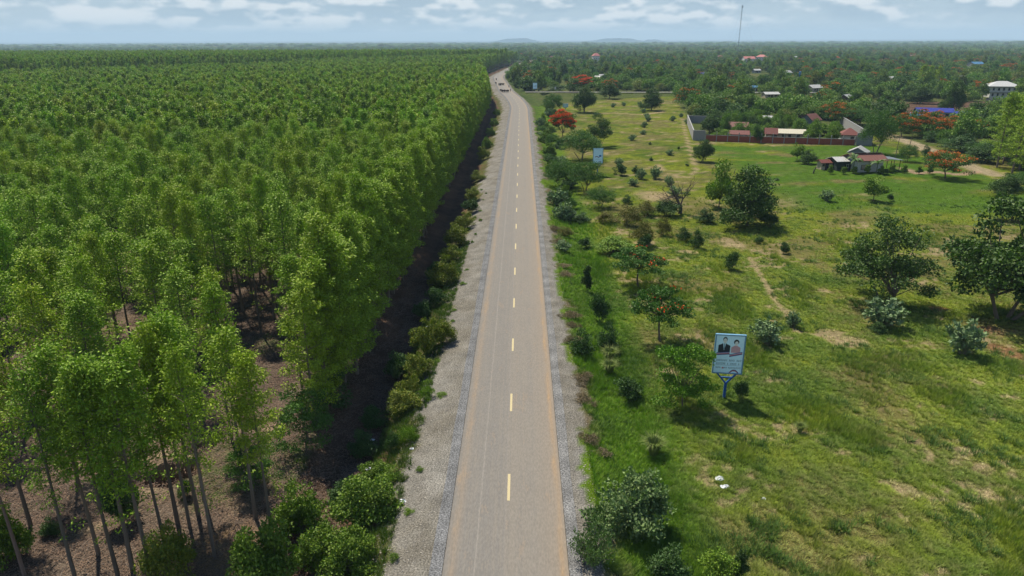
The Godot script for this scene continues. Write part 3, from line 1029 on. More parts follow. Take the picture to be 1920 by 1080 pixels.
	for s in [[11.4, -46.6, 1.35, "arching fountain grass tussock above the huge grey-green shrub"], [9.6, -60.5, 1.2, "pale grass tussock in the ditch beside the dark verge bush"], [10.0, -63.5, 1.25, "tall grass tussock in the ditch below the thickets"], [24.0, -49.5, 0.7, "dark grass tussock on the open meadow"]]:
		var o := part("grass_tussock", tuft, self)
		o.position = Vector3(s[0], height(s[0], s[1]) - 0.03, s[1])
		o.scale = Vector3.ONE * s[2]
		tag(o, s[3], "grass")


func branch(g: Geo, at: Vector3, dir: Vector3, long: float, rad: float, depth: int) -> void:
	var a := at + dir * long * 0.5 + rand_dir() * long * 0.08
	var b := a + (dir + rand_dir() * 0.35).normalized() * long * 0.5
	g.tube([at, a, b], [rad, rad * 0.8, rad * 0.55], 5, lin(0.075, 0.06, 0.05))
	if depth == 0:
		return
	for k in 2 if depth < 3 else 3:
		branch(g, b if k else a, (dir * 0.75 + rand_dir() * 0.75 + Vector3(0, 0.12, 0)).normalized(), long * r(0.55, 0.8), rad * 0.5, depth - 1)


func dead_tree() -> void:
	var x := 30.7
	var z := -125.8
	var o := thing("dead_tree", Vector3(x, height(x, z), z), 0.0, "bare dead tree with forked black branches beside the sand patch", "tree")
	var g := Geo.new()
	g.tube([Vector3(0, -0.3, 0), Vector3(0.1, 0.9, 0), Vector3(-0.1, 1.7, 0.1)], [0.42, 0.32, 0.28], 8, lin(0.07, 0.055, 0.045))
	geo_part("trunk", g, M.bark, o)
	for d in [Vector3(-0.75, 0.75, 0.2), Vector3(-0.5, 0.9, -0.4), Vector3(0.35, 1.0, 0.1), Vector3(-0.95, 0.35, 0.3)]:
		var b := Geo.new()
		branch(b, Vector3(-0.05, 1.5, 0.05), d.normalized(), 2.3, 0.17, 4)
		geo_part("branch", b, M.bark, o)
	var l := Geo.new()
	leaf_ball(l, Vector3(0.9, 4.0, 0.2), 0.7, 1.0, 260, 0.2, 0.3, 0.2, [lin(0.03, 0.06, 0.02), lin(0.06, 0.09, 0.03)])
	geo_part("leaf_tuft", l, M.leaf, o)


func village_trees() -> void:
	var kinds := ["far_dark", "far_leafy", "far_spread", "far_tall", "far_olive", "far_dark", "far_leafy"]
	var words := {"far_dark": "dark round-crowned tree in the village woodland", "far_leafy": "mid-green bushy tree in the village woodland", "far_spread": "wide flat-topped tree in the village woodland", "far_tall": "tall narrow tree in the village woodland", "far_olive": "low olive-green tree in the village woodland", "far_flame": "orange-topped flame tree in the village woodland"}
	var clear := []
	for h in HOUSES:
		clear.append([Vector2(h[1], h[2]), h[3] * 0.6 + 5.0])
	for h in [[180.0, -307.0, 20.0], [167.0, -284.0, 14.0], [268.0, -398.0, 16.0], [62.0, -577.0, 9.0]]:
		clear.append([Vector2(h[0], h[1]), h[2]])
	var spots := []
	var z := -222.0
	while z > -13500.0:
		var cell := 9.0 if z > -700.0 else (12.0 if z > -1500.0 else (22.0 if z > -3500.0 else (60.0 if z > -7000.0 else 110.0)))
		var reach := -z * 0.80 + 40.0
		var x := -reach
		while x < reach:
			var px := x + r(-0.45, 0.45) * cell
			var pz := z + r(-0.45, 0.45) * cell
			x += cell
			var p := Vector2(px, pz)
			var u := px - road_x(pz)
			if u > -16.0 and u < 9.0 and pz > -1300.0:
				continue
			if u < 0.0 and pz > -1130.0:
				if in_plantation(px, pz) or pz > -900.0:
					continue
			if pz > -460.0 and (Geometry2D.is_point_in_polygon(p, meadow_outline) or Geometry2D.is_point_in_polygon(p, brown_outline)):
				continue
			if pz > -279.0 and px < 126.0 and px > 55.0:
				continue   # the walled compound has its own trees
			if pz > -436.0 and px < 73.0 + (-293.0 - pz) * 0.16:
				continue
			if pz > -560.0 and (near_line(p, CROSSROAD) < 7.0 or near_line(p, SIDE_TRACK) < 6.0 or near_line(p, DIRT_ROAD) < 9.0):
				continue
			var open := wide.get_noise_2d(px * 0.35 + 500.0, pz * 0.35)
			if pz < -480.0 and open > 0.22:
				continue
			if pz < -900.0 and pz > -1250.0 and px > 10.0 and px < 110.0 and open > -0.1:
				continue
			if rng.randf() < (0.14 if pz > -900.0 else 0.24):
				continue
			var blocked := false
			if pz > -1500.0:
				for c in clear:
					var d: Vector2 = p - c[0]
					if d.length() < c[1] or (absf(d.x - d.y * c[0].x / absf(c[0].y) * -1.0) < c[1] * 0.5 and d.y > 0.0 and d.y < c[1] + 80.0):
						blocked = true
						break
			if blocked:
				continue
			spots.append([px, pz])
		z -= cell
	spots.sort_custom(func(a, b): return a[0] * a[0] + a[1] * a[1] < b[0] * b[0] + b[1] * b[1])
	var lots := {}
	var single := 0
	for s in spots:
		var far: bool = s[1] < -3500.0
		var kind: String = kinds[rng.randi() % kinds.size()]
		if s[0] > 0.0 and s[1] > -1600.0 and rng.randf() < 0.045:
			kind = "far_flame"
		var q := r(0.7, 1.3)
		if single < 290 and in_frame(s[0], s[1], 2.0) and s[0] > 0.0:
			single += 1
			var e: Dictionary = KINDS[kind][0]
			plant("village_tree", kind, s[0], s[1], e.h * q, e.w * q * r(0.9, 1.1), ("small " if q < 0.9 else ("big " if q > 1.1 else "")) + words[kind], "tree", "trees of the village woodland")
			continue
		if far:
			q *= r(1.0, 1.5)
		var n := "%s/%d" % [kind, rng.randi() % KINDS[kind].size()]
		if not lots.has(n):
			lots[n] = [[], []]
		var spread := q * (1.0 if s[1] > -1500.0 else (2.0 if s[1] > -3500.0 else (5.0 if s[1] > -7000.0 else 9.0)))
		lots[n][0].append(Transform3D(Basis(Vector3.UP, rng.randf() * TAU).scaled(Vector3(spread, q * (1.0 if s[1] > -3500.0 else 1.15), spread)), Vector3(s[0], height(s[0], s[1]) - 0.3, s[1])))
		lots[n][1].append(Color(r(0.75, 1.2), r(0.8, 1.15), r(0.75, 1.2)))
	var o := Node3D.new()
	o.name = "distant_woodland"
	add_child(o)
	tag(o, "hazy woodland that covers the plain as far as the horizon", "woodland", "", "stuff")
	for n in lots:
		var k: PackedStringArray = n.split("/")
		scatter(o, KINDS[k[0]][int(k[1])].whole, lots[n][0], lots[n][1])
	print("woodland ", spots.size())


func ground_cover() -> void:
	# grass: five tufts, tinted by the ground they grow on
	var o := Node3D.new()
	o.name = "meadow_grass"
	add_child(o)
	tag(o, "short patchy grass growing over the meadow and the verge slope", "grass", "", "stuff")
	var tufts := []
	for k in 5:
		var g := Geo.new()
		for n in 22:
			var a := rng.randf() * TAU
			var out := Vector3(cos(a), 0, sin(a))
			var foot := out * r(0.0, 0.16)
			var l := r(0.14, 0.34)
			var side := out.cross(Vector3.UP) * 0.016
			g.tri(foot - side, foot + side, foot + out * l * r(0.2, 0.8) + Vector3(0, l, 0), lin(1, 1, 1) * r(0.75, 1.3))
		tufts.append(g.mesh(M.leaf))
	var lots := []
	for k in 5:
		lots.append([[], []])
	var n := 0
	while n < 150000:
		n += 1
		var z := -26.0 - 134.0 * pow(rng.randf(), 1.5)
		var x := r(6.2, -z * 0.80 + 16.0)
		var u := x
		if rng.randf() < smoothstep(-70.0, -158.0, z):
			continue
		var m := mid.get_noise_2d(x, z)
		if u < 6.4 + 1.4 * m:
			continue
		var col := ground_color(x, z)
		if col.g < col.r * 0.98 and rng.randf() < 0.8:
			continue
		var tall := 1.0 + 1.3 * smoothstep(0.1, 0.45, mid.get_noise_2d(x * 0.8 + 20.0, z * 0.5)) + (0.7 * smoothstep(15.0, 10.0, u))
		tall *= r(0.5, 1.15) * 0.8
		var k := rng.randi() % 5
		lots[k][0].append(Transform3D(Basis(Vector3.UP, rng.randf() * TAU).scaled(Vector3(r(0.9, 1.6), tall, r(0.9, 1.6))), Vector3(x, height(x, z) - 0.02, z)))
		lots[k][1].append(col.lerp(lin(0.125, 0.17, 0.022) if u > 14.0 else lin(0.12, 0.20, 0.016), 0.35) * r(1.2, 1.85))
	# a thin growth in the plantation and on the ditch bank
	for q in 9000:
		var z := -26.0 - 80.0 * rng.randf()
		var x := r(-70.0, -8.6) if q % 3 else r(-11.0, -7.4)
		if x > -15.5 and x < -10.8:
			continue
		var col := ground_color(x, z)
		if x < -15.5 and col.g < col.r:
			continue
		var k := rng.randi() % 5
		lots[k][0].append(Transform3D(Basis(Vector3.UP, rng.randf() * TAU).scaled(Vector3.ONE * r(0.7, 1.6)), Vector3(x, height(x, z) - 0.02, z)))
		lots[k][1].append(lin(0.09, 0.14, 0.02) * r(0.7, 1.3))
	for q in 26000:   # darker weeds in loose patches
		var z := -26.0 - 110.0 * pow(rng.randf(), 1.4)
		var x := r(7.0, -z * 0.80 + 6.0)
		if mid.get_noise_2d(x * 0.9 - 200.0, z * 1.3) + 0.5 * fine.get_noise_2d(x * 0.7, z * 0.7 + 80.0) < 0.28:
			continue
		var k := rng.randi() % 5
		lots[k][0].append(Transform3D(Basis(Vector3.UP, rng.randf() * TAU).scaled(Vector3(1.5, 1.1, 1.5) * r(0.7, 1.5)), Vector3(x, height(x, z) - 0.02, z)))
		lots[k][1].append(lin(0.055, 0.115, 0.02).lerp(lin(0.085, 0.145, 0.02), rng.randf()) * r(0.8, 1.3))
	for k in 5:
		scatter(o, tufts[k], lots[k][0], lots[k][1])
	# stones of the gravel verges
	var s := Node3D.new()
	s.name = "verge_gravel"
	add_child(s)
	tag(s, "loose pale stones scattered over the gravel verges", "gravel", "", "stuff")
	for v in 3:
		var g := Geo.new()
		var p := []
		for d in [Vector3.RIGHT, Vector3.BACK, Vector3.LEFT, Vector3.FORWARD, Vector3.UP, Vector3.DOWN]:
			p.append((d + rand_dir() * 0.35) * Vector3(1.0, 0.6, 0.8))
		for k in 4:
			g.tri(p[k], p[(k + 1) % 4], p[4])
			g.tri(p[(k + 1) % 4], p[k], p[5])
		var m := g.mesh(M.stone)
		var places := []
		var tints := []
		for k in 6500:
			var z := -24.0 - 90.0 * pow(rng.randf(), 1.4)
			var x := -4.6 - 4.2 * pow(rng.randf(), 0.6) if k % 3 else r(4.4, 7.0)
			var q := 0.018 + 0.06 * pow(rng.randf(), 3.0)
			places.append(Transform3D(Basis(Vector3.UP, rng.randf() * TAU).scaled(Vector3.ONE * q), Vector3(x, height(x, z) + q * 0.2, z)))
			tints.append(lin(0.27, 0.245, 0.205).lerp(lin(0.17, 0.155, 0.135), rng.randf()) * r(0.8, 1.35))
		scatter(s, m, places, tints)
	# fallen leaves and twigs under the eucalyptus
	var l := Node3D.new()
	l.name = "leaf_litter"
	add_child(l)
	tag(l, "brown fallen leaves and twigs on the plantation floor", "litter", "", "stuff")
	for v in 2:
		var g := Geo.new()
		for k in 26:
			var p := Vector3(r(-0.5, 0.5), r(0.0, 0.05), r(-0.5, 0.5))
			var a := (rand_dir() * Vector3(1, 0.3, 1)).normalized() * r(0.08, 0.2)
			g.leaf(p, a, a.cross(Vector3(0.2, 1, 0.1)).normalized() * 0.025, lin(0.19, 0.125, 0.085).lerp(lin(0.075, 0.05, 0.04), rng.randf()))
		for k in 3:
			var p := Vector3(r(-0.5, 0.5), 0.03, r(-0.5, 0.5))
			g.tube([p, p + Vector3(r(-0.6, 0.6), 0.04, r(-0.6, 0.6))], [0.012, 0.006], 3, lin(0.13, 0.105, 0.085))
		var m := g.mesh(M.bark)
		var places := []
		for k in 7000:
			var z := -24.0 - 70.0 * pow(rng.randf(), 1.3)
			var x := r(-62.0, -11.0)
			places.append(Transform3D(Basis(Vector3.UP, rng.randf() * TAU).scaled(Vector3(1, 1, 1) * r(0.7, 1.4)), Vector3(x, height(x, z) + 0.01, z)))
		scatter(l, m, places)


func rubbish() -> void:
	var spots := [[15.6, -43.0, 0.5, "crumpled white plastic bag on the grass beyond the huge grey-green shrub"], [15.7, -42.0, 0.45, "torn cream plastic sheet next to the crumpled white bag"], [18.1, -40.7, 0.25, "small pale blue plastic scrap on the meadow"], [-7.3, -39.6, 0.4, "grey plastic bag at the gravel edge below a leafy shrub"], [-8.6, -40.2, 0.4, "white plastic rag by the leafy ditch shrub"], [-7.7, -46.3, 0.25, "white plastic scrap on the gravel slope"], [-11.0, -45.3, 0.4, "bluish plastic bag at the bottom of the ditch"], [-11.6, -49.5, 0.3, "white plastic ball of rubbish in the shaded ditch"], [-9.6, -72.5, 0.5, "pale plastic rubbish among weeds beside the ditch"], [-12.3, -41.3, 0.6, "grey torn sacking in the dark ditch"]]
	for s in spots:
		var g := Geo.new()
		var n := 9
		for a in n:
			for b in 4:
				var p := []
				for k in [[a, b], [a + 1, b], [a + 1, b + 1], [a, b + 1]]:
					var t: float = TAU * (k[0] % n) / n
					var q: float = k[1] / 4.0
					var w := 0.7 + 0.6 * fine.get_noise_2d(cos(t) * 4.0 + s[0] * 3.0, sin(t) * 4.0 + q * 5.0)
					p.append(Vector3(cos(t) * q * w, 0.34 * (1.0 - q * q) * (0.7 + 1.2 * fine.get_noise_2d(cos(t) * q * 9.0, sin(t) * q * 9.0 + s[0])), sin(t) * q * w * 0.75) * s[2])
				g.quad(p[0], p[1], p[2], p[3])
		var o := geo_part("plastic_bag", g, M.plastic, self)
		o.position = Vector3(s[0], height(s[0], s[1]) + 0.05, s[1])
		tag(o, s[3], "rubbish")


# ---------------------------------------------------------------- buildings

func gable(w: float, d: float, y: float, rise: float, over: float) -> Geo:
	# ridge along x; two slabs with thickness, ribbed like metal sheet
	var g := Geo.new()
	var hw := w * 0.5 + over
	var hd := d * 0.5 + over
	var drop := rise * over / (d * 0.5)
	var ribs := int(clampf(w * 1.5, 6, 40))
	for s in [-1.0, 1.0]:
		for k in ribs:
			var a := lerpf(-hw, hw, float(k) / ribs)
			var b := lerpf(-hw, hw, (k + 0.8) / ribs)
			var e := lerpf(-hw, hw, (k + 1.0) / ribs)
			var top := Vector3(0, y + rise, 0)
			var low := Vector3(0, y - drop, hd * s)
			g.quad(top + Vector3(a, 0, 0), top + Vector3(b, 0, 0), low + Vector3(b, 0, 0), low + Vector3(a, 0, 0))
			g.quad(top + Vector3(b, 0.04, 0), top + Vector3(e, 0.04, 0), low + Vector3(e, 0.04, 0), low + Vector3(b, 0.04, 0))
		g.quad(Vector3(-hw, y + rise - 0.08, 0), Vector3(hw, y + rise - 0.08, 0), Vector3(hw, y - drop - 0.08, hd * s), Vector3(-hw, y - drop - 0.08, hd * s))
		g.quad(Vector3(-hw, y - drop - 0.08, hd * s), Vector3(hw, y - drop - 0.08, hd * s), Vector3(hw, y - drop + 0.04, hd * s), Vector3(-hw, y - drop + 0.04, hd * s))
		for e in [-hw, hw]:
			g.quad(Vector3(e, y + rise - 0.08, 0), Vector3(e, y + rise + 0.04, 0), Vector3(e, y - drop + 0.04, hd * s), Vector3(e, y - drop - 0.08, hd * s))
	return g


func hip(w: float, d: float, y: float, rise: float, over: float) -> Geo:
	var g := Geo.new()
	var hw := w * 0.5 + over
	var hd := d * 0.5 + over
	var rl := maxf(hw - hd, 0.05)
	var A := Vector3(-rl, y + rise, 0)
	var B := Vector3(rl, y + rise, 0)
	var c := [Vector3(-hw, y, -hd), Vector3(hw, y, -hd), Vector3(hw, y, hd), Vector3(-hw, y, hd)]
	g.quad(A, B, c[2], c[3])
	g.quad(B, A, c[0], c[1])
	g.tri(A, c[3], c[0])
	g.tri(B, c[1], c[2])
	for k in 4:
		var p: Vector3 = c[k]
		var q: Vector3 = c[(k + 1) % 4]
		g.quad(p, q, q - Vector3(0, 0.15, 0), p - Vector3(0, 0.15, 0))
	g.quad(c[0] - Vector3(0, 0.15, 0), c[1] - Vector3(0, 0.15, 0), c[2] - Vector3(0, 0.15, 0), c[3] - Vector3(0, 0.15, 0))
	return g


func walls(w: float, d: float, h: float, rise: float) -> Geo:
	# a box with gable ends
	var g := Geo.new()
	g.box(Vector3(0, h * 0.5 - 0.3, 0), Vector3(w, h + 0.6, d))
	for e in [-w * 0.5, w * 0.5]:
		g.tri(Vector3(e, h, -d * 0.5), Vector3(e, h, d * 0.5), Vector3(e, h + rise * 0.96, 0))
	return g


func opening(called: String, parent: Node3D, at: Vector3, w: float, h: float, frame: Material, fill: Material) -> void:
	var f := Geo.new()
	for k in [[0.0, h * 0.5, w + 0.16, 0.08], [0.0, -h * 0.5, w + 0.16, 0.08]]:
		f.box(at + Vector3(k[0], k[1], 0.03), Vector3(k[2], k[3], 0.1))
	for s in [-0.5, 0.5]:
		f.box(at + Vector3(w * s, 0, 0.03), Vector3(0.08, h - 0.08, 0.1))
	var o := geo_part(called, f, frame, parent)
	var p := Geo.new()
	p.box(at + Vector3(0, 0, 0.012), Vector3(w - 0.08, h - 0.08, 0.03))
	geo_part("pane" if called == "window" else "leaf", p, fill, o)


func house(called: String, label: String, x: float, z: float, turn: float, w: float, d: float, h: float, rise: float, roof: Material, wall: Material, hipped := false, category := "house") -> Node3D:
	var o := thing(called, Vector3(x, height(x, z) - 0.05, z), turn, label, category)
	geo_part("wall", walls(w, d, h, 0.0 if hipped else rise), wall, o)
	geo_part("roof", hip(w, d, h + 0.02, rise, 0.5) if hipped else gable(w, d, h + 0.03, rise, 0.45), roof, o)
	var n := int(clampf(w / 3.4, 1, 4))
	for k in n:
		opening("window", o, Vector3((k + 0.5) / n * w - w * 0.5 + (0.6 if n == 1 else 0.0), h * 0.55, d * 0.5), minf(1.1, w * 0.18), minf(1.2, h * 0.4), M.wood, M.glass)
	opening("door", o, Vector3(-w * 0.5 + w / n * 0.92 - w * 0.5 / n * 0.0, minf(1.0, h * 0.4), d * 0.5), 0.8, minf(1.95, h * 0.75), M.wood, M.dark)
	return o


func compound() -> void:
	var A := Vector3(60.6, 0, -225.5)
	var B := Vector3(103.6, 0, -214.3)
	var dir := (B - A).normalized()
	var turn := atan2(-dir.z, dir.x)
	var o := thing("brick_wall", Vector3(A.x, -1.0, A.z), turn, "long low red brick wall with concrete posts round the compound", "wall")
	var n := 13
	var long := A.distance_to(B)
	var pm := Geo.new()
	pm.box(Vector3(0, 0.85, 0), Vector3(long / n - 0.27, 1.9, 0.16))
	var panel := pm.mesh(M.brick)
	var qm := Geo.new()
	qm.box(Vector3(0, 1.35, 0), Vector3(0.26, 3.1, 0.26))
	var post := qm.mesh(M.concrete)
	var cm := Geo.new()
	cm.box(Vector3(0, 1.85, 0), Vector3(long / n - 0.27, 0.1, 0.2))
	var cap := cm.mesh(M.concrete)
	for k in n + 1:
		part("concrete_post", post, o).position = Vector3(long * k / n, 0, 0)
		if k < n:
			part("brick_panel", panel, o).position = Vector3(long * (k + 0.5) / n, 0, 0)
			part("coping", cap, o).position = Vector3(long * (k + 0.5) / n, 0, 0)
	for w in [[57.0, -226.7, 60.4, -225.6, 3.3, "short grey concrete block wall at the brick wall's grassy corner"], [57.0, -227.0, 66.1, -275.7, 3.3, "long grey concrete wall running back beside the meadow"], [103.9, -214.2, 108.4, -213.4, 3.9, "tall grey concrete wall panel at the brick wall's roadside end"], [108.4, -213.8, 122.5, -268.0, 3.6, "grey concrete wall running back beside the dirt road"], [66.4, -275.8, 82.0, -272.0, 3.0, "grey concrete wall closing the back of the compound"]]:
		var a := Vector3(w[0], 0, w[1])
		var b := Vector3(w[2], 0, w[3])
		var dd := (b - a).normalized()
		var g := Geo.new()
		var l := a.distance_to(b)
		g.box(Vector3(l * 0.5, w[4] * 0.5 - 0.2, 0), Vector3(l, w[4], 0.2))
		var t := thing("concrete_wall", Vector3(a.x, -1.0, a.z), atan2(-dd.z, dd.x), w[5], "wall")
		geo_part("blockwork", g, M.concrete, t)
		var top := Geo.new()
		top.box(Vector3(l * 0.5, w[4] - 0.14, 0), Vector3(l + 0.05, 0.12, 0.3))
		geo_part("coping", top, M.grey_wall, t)
	house("house", "house with a long rust-red roof behind the brick wall", 76.5, -244.0, turn, 5.8, 4.6, 2.7, 1.4, M.rust_roof, M.white_wall)
	house("house", "low shed with a red roof close behind the brick wall", 72.6, -229.8, turn, 5.6, 3.4, 2.0, 0.9, M.red_roof, M.grey_wall)
	house("house", "small cream house with a dark red roof behind the brick wall", 82.2, -227.6, turn, 3.3, 3.4, 2.5, 1.4, M.red_roof, M.cream_wall)
	house("house", "long house with a cream white roof behind the brick wall", 89.8, -231.0, turn, 8.6, 5.0, 2.2, 1.0, M.cream_roof, M.cream_wall)
	house("house", "pavilion with a red hipped roof beside the grey wall end", 106.0, -224.0, turn, 5.2, 4.6, 2.2, 1.9, M.red_roof, M.white_wall, true)
	house("house", "grey wooden house with a red gable behind the compound", 107.3, -259.0, turn + 0.9, 5.5, 5.0, 3.4, 1.9, M.rust_roof, M.grey_metal)
	house("house", "tiny hut with a white roof among the compound trees", 92.5, -262.0, turn, 2.6, 2.2, 3.6, 0.6, M.white_roof, M.wood)


func field_house() -> void:
	var yard := 0.12
	var o := thing("house", Vector3(86.0, -1.05, -171.6), yard, "field house with white wall, rust-red roof and open canopy", "house")
	geo_part("wall", walls(6.6, 6.0, 3.1, 1.1), M.white_wall, o)
	geo_part("roof", gable(7.6, 6.2, 3.15, 1.15, 0.55), M.rust_roof, o)
	var rg := Geo.new()
	rg.box(Vector3(0.3, 4.39, -0.35), Vector3(7.8, 0.05, 1.9), Color.WHITE, Basis(Vector3.RIGHT, -0.2))
	geo_part("ridge_sheet", rg, M.white_roof, o)
	opening("window", o, Vector3(-1.5, 1.35, 3.0), 1.6, 1.1, M.dark, M.cream_wall)
	var c := Geo.new()
	for k in 10:
		var x := 3.9 + k * 0.46
		c.box(Vector3(x + 0.2, 3.25 - k * 0.045 + (0.02 if k % 2 else 0.0), 0.3), Vector3(0.44, 0.06, 5.6), Color.WHITE, Basis(Vector3.BACK, -0.1))
	var canopy := geo_part("canopy", c, M.grey_metal, o)
	for p in [[7.9, 2.7], [7.9, -2.2], [5.6, 2.7], [5.6, -2.2]]:
		var g := Geo.new()
		g.box(Vector3(p[0], 1.3, p[1]), Vector3(0.12, 2.9, 0.12))
		geo_part("post", g, M.wood, canopy)
	var v := thing("lean_to", Vector3(80.6, -1.05, -172.8), yard, "dark green lean-to with pale roof joined to the field house", "shed")
	geo_part("wall", walls(3.6, 4.6, 2.5, 0.5), M.green_wall, v)
	geo_part("roof", gable(3.7, 4.7, 2.54, 0.7, 0.35), M.white_roof, v)
	opening("window", v, Vector3(0.9, 1.3, 2.3), 0.5, 0.7, M.white_wall, M.dark)
	var h := thing("outhouse", Vector3(77.4, -1.05, -173.4), yard, "little cream outhouse with a red roof and dark doorway", "shed")
	geo_part("wall", walls(3.0, 2.2, 1.9, 0.5), M.cream_wall, h)
	geo_part("roof", gable(3.2, 2.3, 1.93, 0.55, 0.3), M.red_roof, h)
	opening("door", h, Vector3(-0.1, 0.85, 1.1), 0.8, 1.6, M.wood, M.dark)
	opening("window", h, Vector3(-1.0, 1.2, 1.1), 0.5, 0.5, M.wood, M.dark)
	var s := thing("shed", Vector3(90.9, -1.05, -185.0), 1.0, "blue-grey metal shed with a white gable roof behind the field house", "shed")
	geo_part("wall", walls(4.6, 4.4, 2.7, 1.2), M.grey_metal, s)
	geo_part("roof", gable(4.8, 4.5, 2.73, 1.25, 0.3), M.white_roof, s)
	var st := Geo.new()
	st.tube([Vector3(0, -0.2, 0), Vector3(0.2, 0.9, 0), Vector3(0.55, 1.7, 0)], [0.2, 0.17, 0.12], 6, lin(0.06, 0.055, 0.05))
	var stump := geo_part("tree_stump", st, M.bark, self)
	stump.position = Vector3(72.0, -1.05, -167.0)
	tag(stump, "leaning broken tree stump at the paddy edge", "stump")


func village_houses() -> void:
	for h in HOUSES:
		house("house", h[0], h[1], h[2], h[6], h[3], h[3] * 0.7, h[4], h[5], M[h[7]], M[h[8]], h[9])
	# the white two-storey house
	var o := thing("house", Vector3(270.0, -1.05, -402.0), -0.25, "white two-storey house with a big pale metal roof", "house")
	geo_part("wall", walls(13.0, 9.0, 6.2, 0.0), M.white_wall, o)
	geo_part("roof", hip(14.0, 9.6, 6.25, 2.6, 1.2), M.white_roof, o)
	for f in 2:
		for k in 5:
			opening("window", o, Vector3(-5.0 + k * 2.5, 1.7 + 3.0 * f, 4.5), 1.0, 1.5, M.grey_wall, M.glass)
	var s := Geo.new()
	s.box(Vector3(0, 3.1, 5.0), Vector3(13.2, 0.22, 1.0))
	geo_part("balcony", s, M.grey_wall, o)
	# blue roofs by the ploughed field
	for b in [[171.0, -292.0, 13.0, 6.0, 3.0, 1.3, "blue_roof", "long building with a deep blue roof behind orange flame trees"], [180.5, -288.0, 7.0, 5.0, 2.3, 0.8, "blue_roof", "smaller building with a dull blue roof beside the long one"], [178.0, -279.5, 6.5, 4.0, 1.8, 0.7, "sky_roof", "low shelter with a pale blue roof before the blue-roofed buildings"], [161.0, -287.0, 4.0, 4.0, 2.1, 0.8, "sky_roof", "small annexe with a light blue roof at the long building's end"]]:
		house("house", b[7], b[0], b[1], -0.3, b[2], b[3], b[4], b[5], M[b[6]], M.grey_wall)
	# the house of many broken white roofs
	for k in 5:
		house("house", ["collapsed-looking hut with a white roof by red flame trees", "white roofed hut tilted against its neighbour by red flame trees", "small white roofed hut behind the tilted huts", "pink-walled hut between white roofed huts", "blue-edged low hut before the white roofed huts"][k], [57.0, 62.0, 66.0, 61.0, 69.0][k], [-576.0, -573.0, -578.0, -568.0, -566.0][k], [0.6, -0.5, 0.2, 0.0, 0.3][k], 4.2, 3.4, [2.6, 3.2, 4.2, 2.2, 1.6][k], 1.1, M[["white_roof", "white_roof", "white_roof", "pink_roof", "blue_roof"][k]], M.cream_wall)
	var t := thing("water_tower", Vector3(185.0, -1.0, -475.0), 0.0, "slim blue water tower post rising over the village trees", "tower")
	var g := Geo.new()
	g.tube([Vector3(0, 0, 0), Vector3(0, 9.0, 0)], [0.35, 0.35], 8, Color.WHITE)
	geo_part("post", g, M.blue_paint, t)
	var d := Geo.new()
	d.tube([Vector3(0, 9.0, 0), Vector3(0, 9.2, 0), Vector3(0, 11.0, 0), Vector3(0, 11.2, 0)], [0.35, 0.75, 0.75, 0.1], 10, Color.WHITE)
	geo_part("tank", d, M.sky_roof, t)


# ---------------------------------------------------------------- billboards

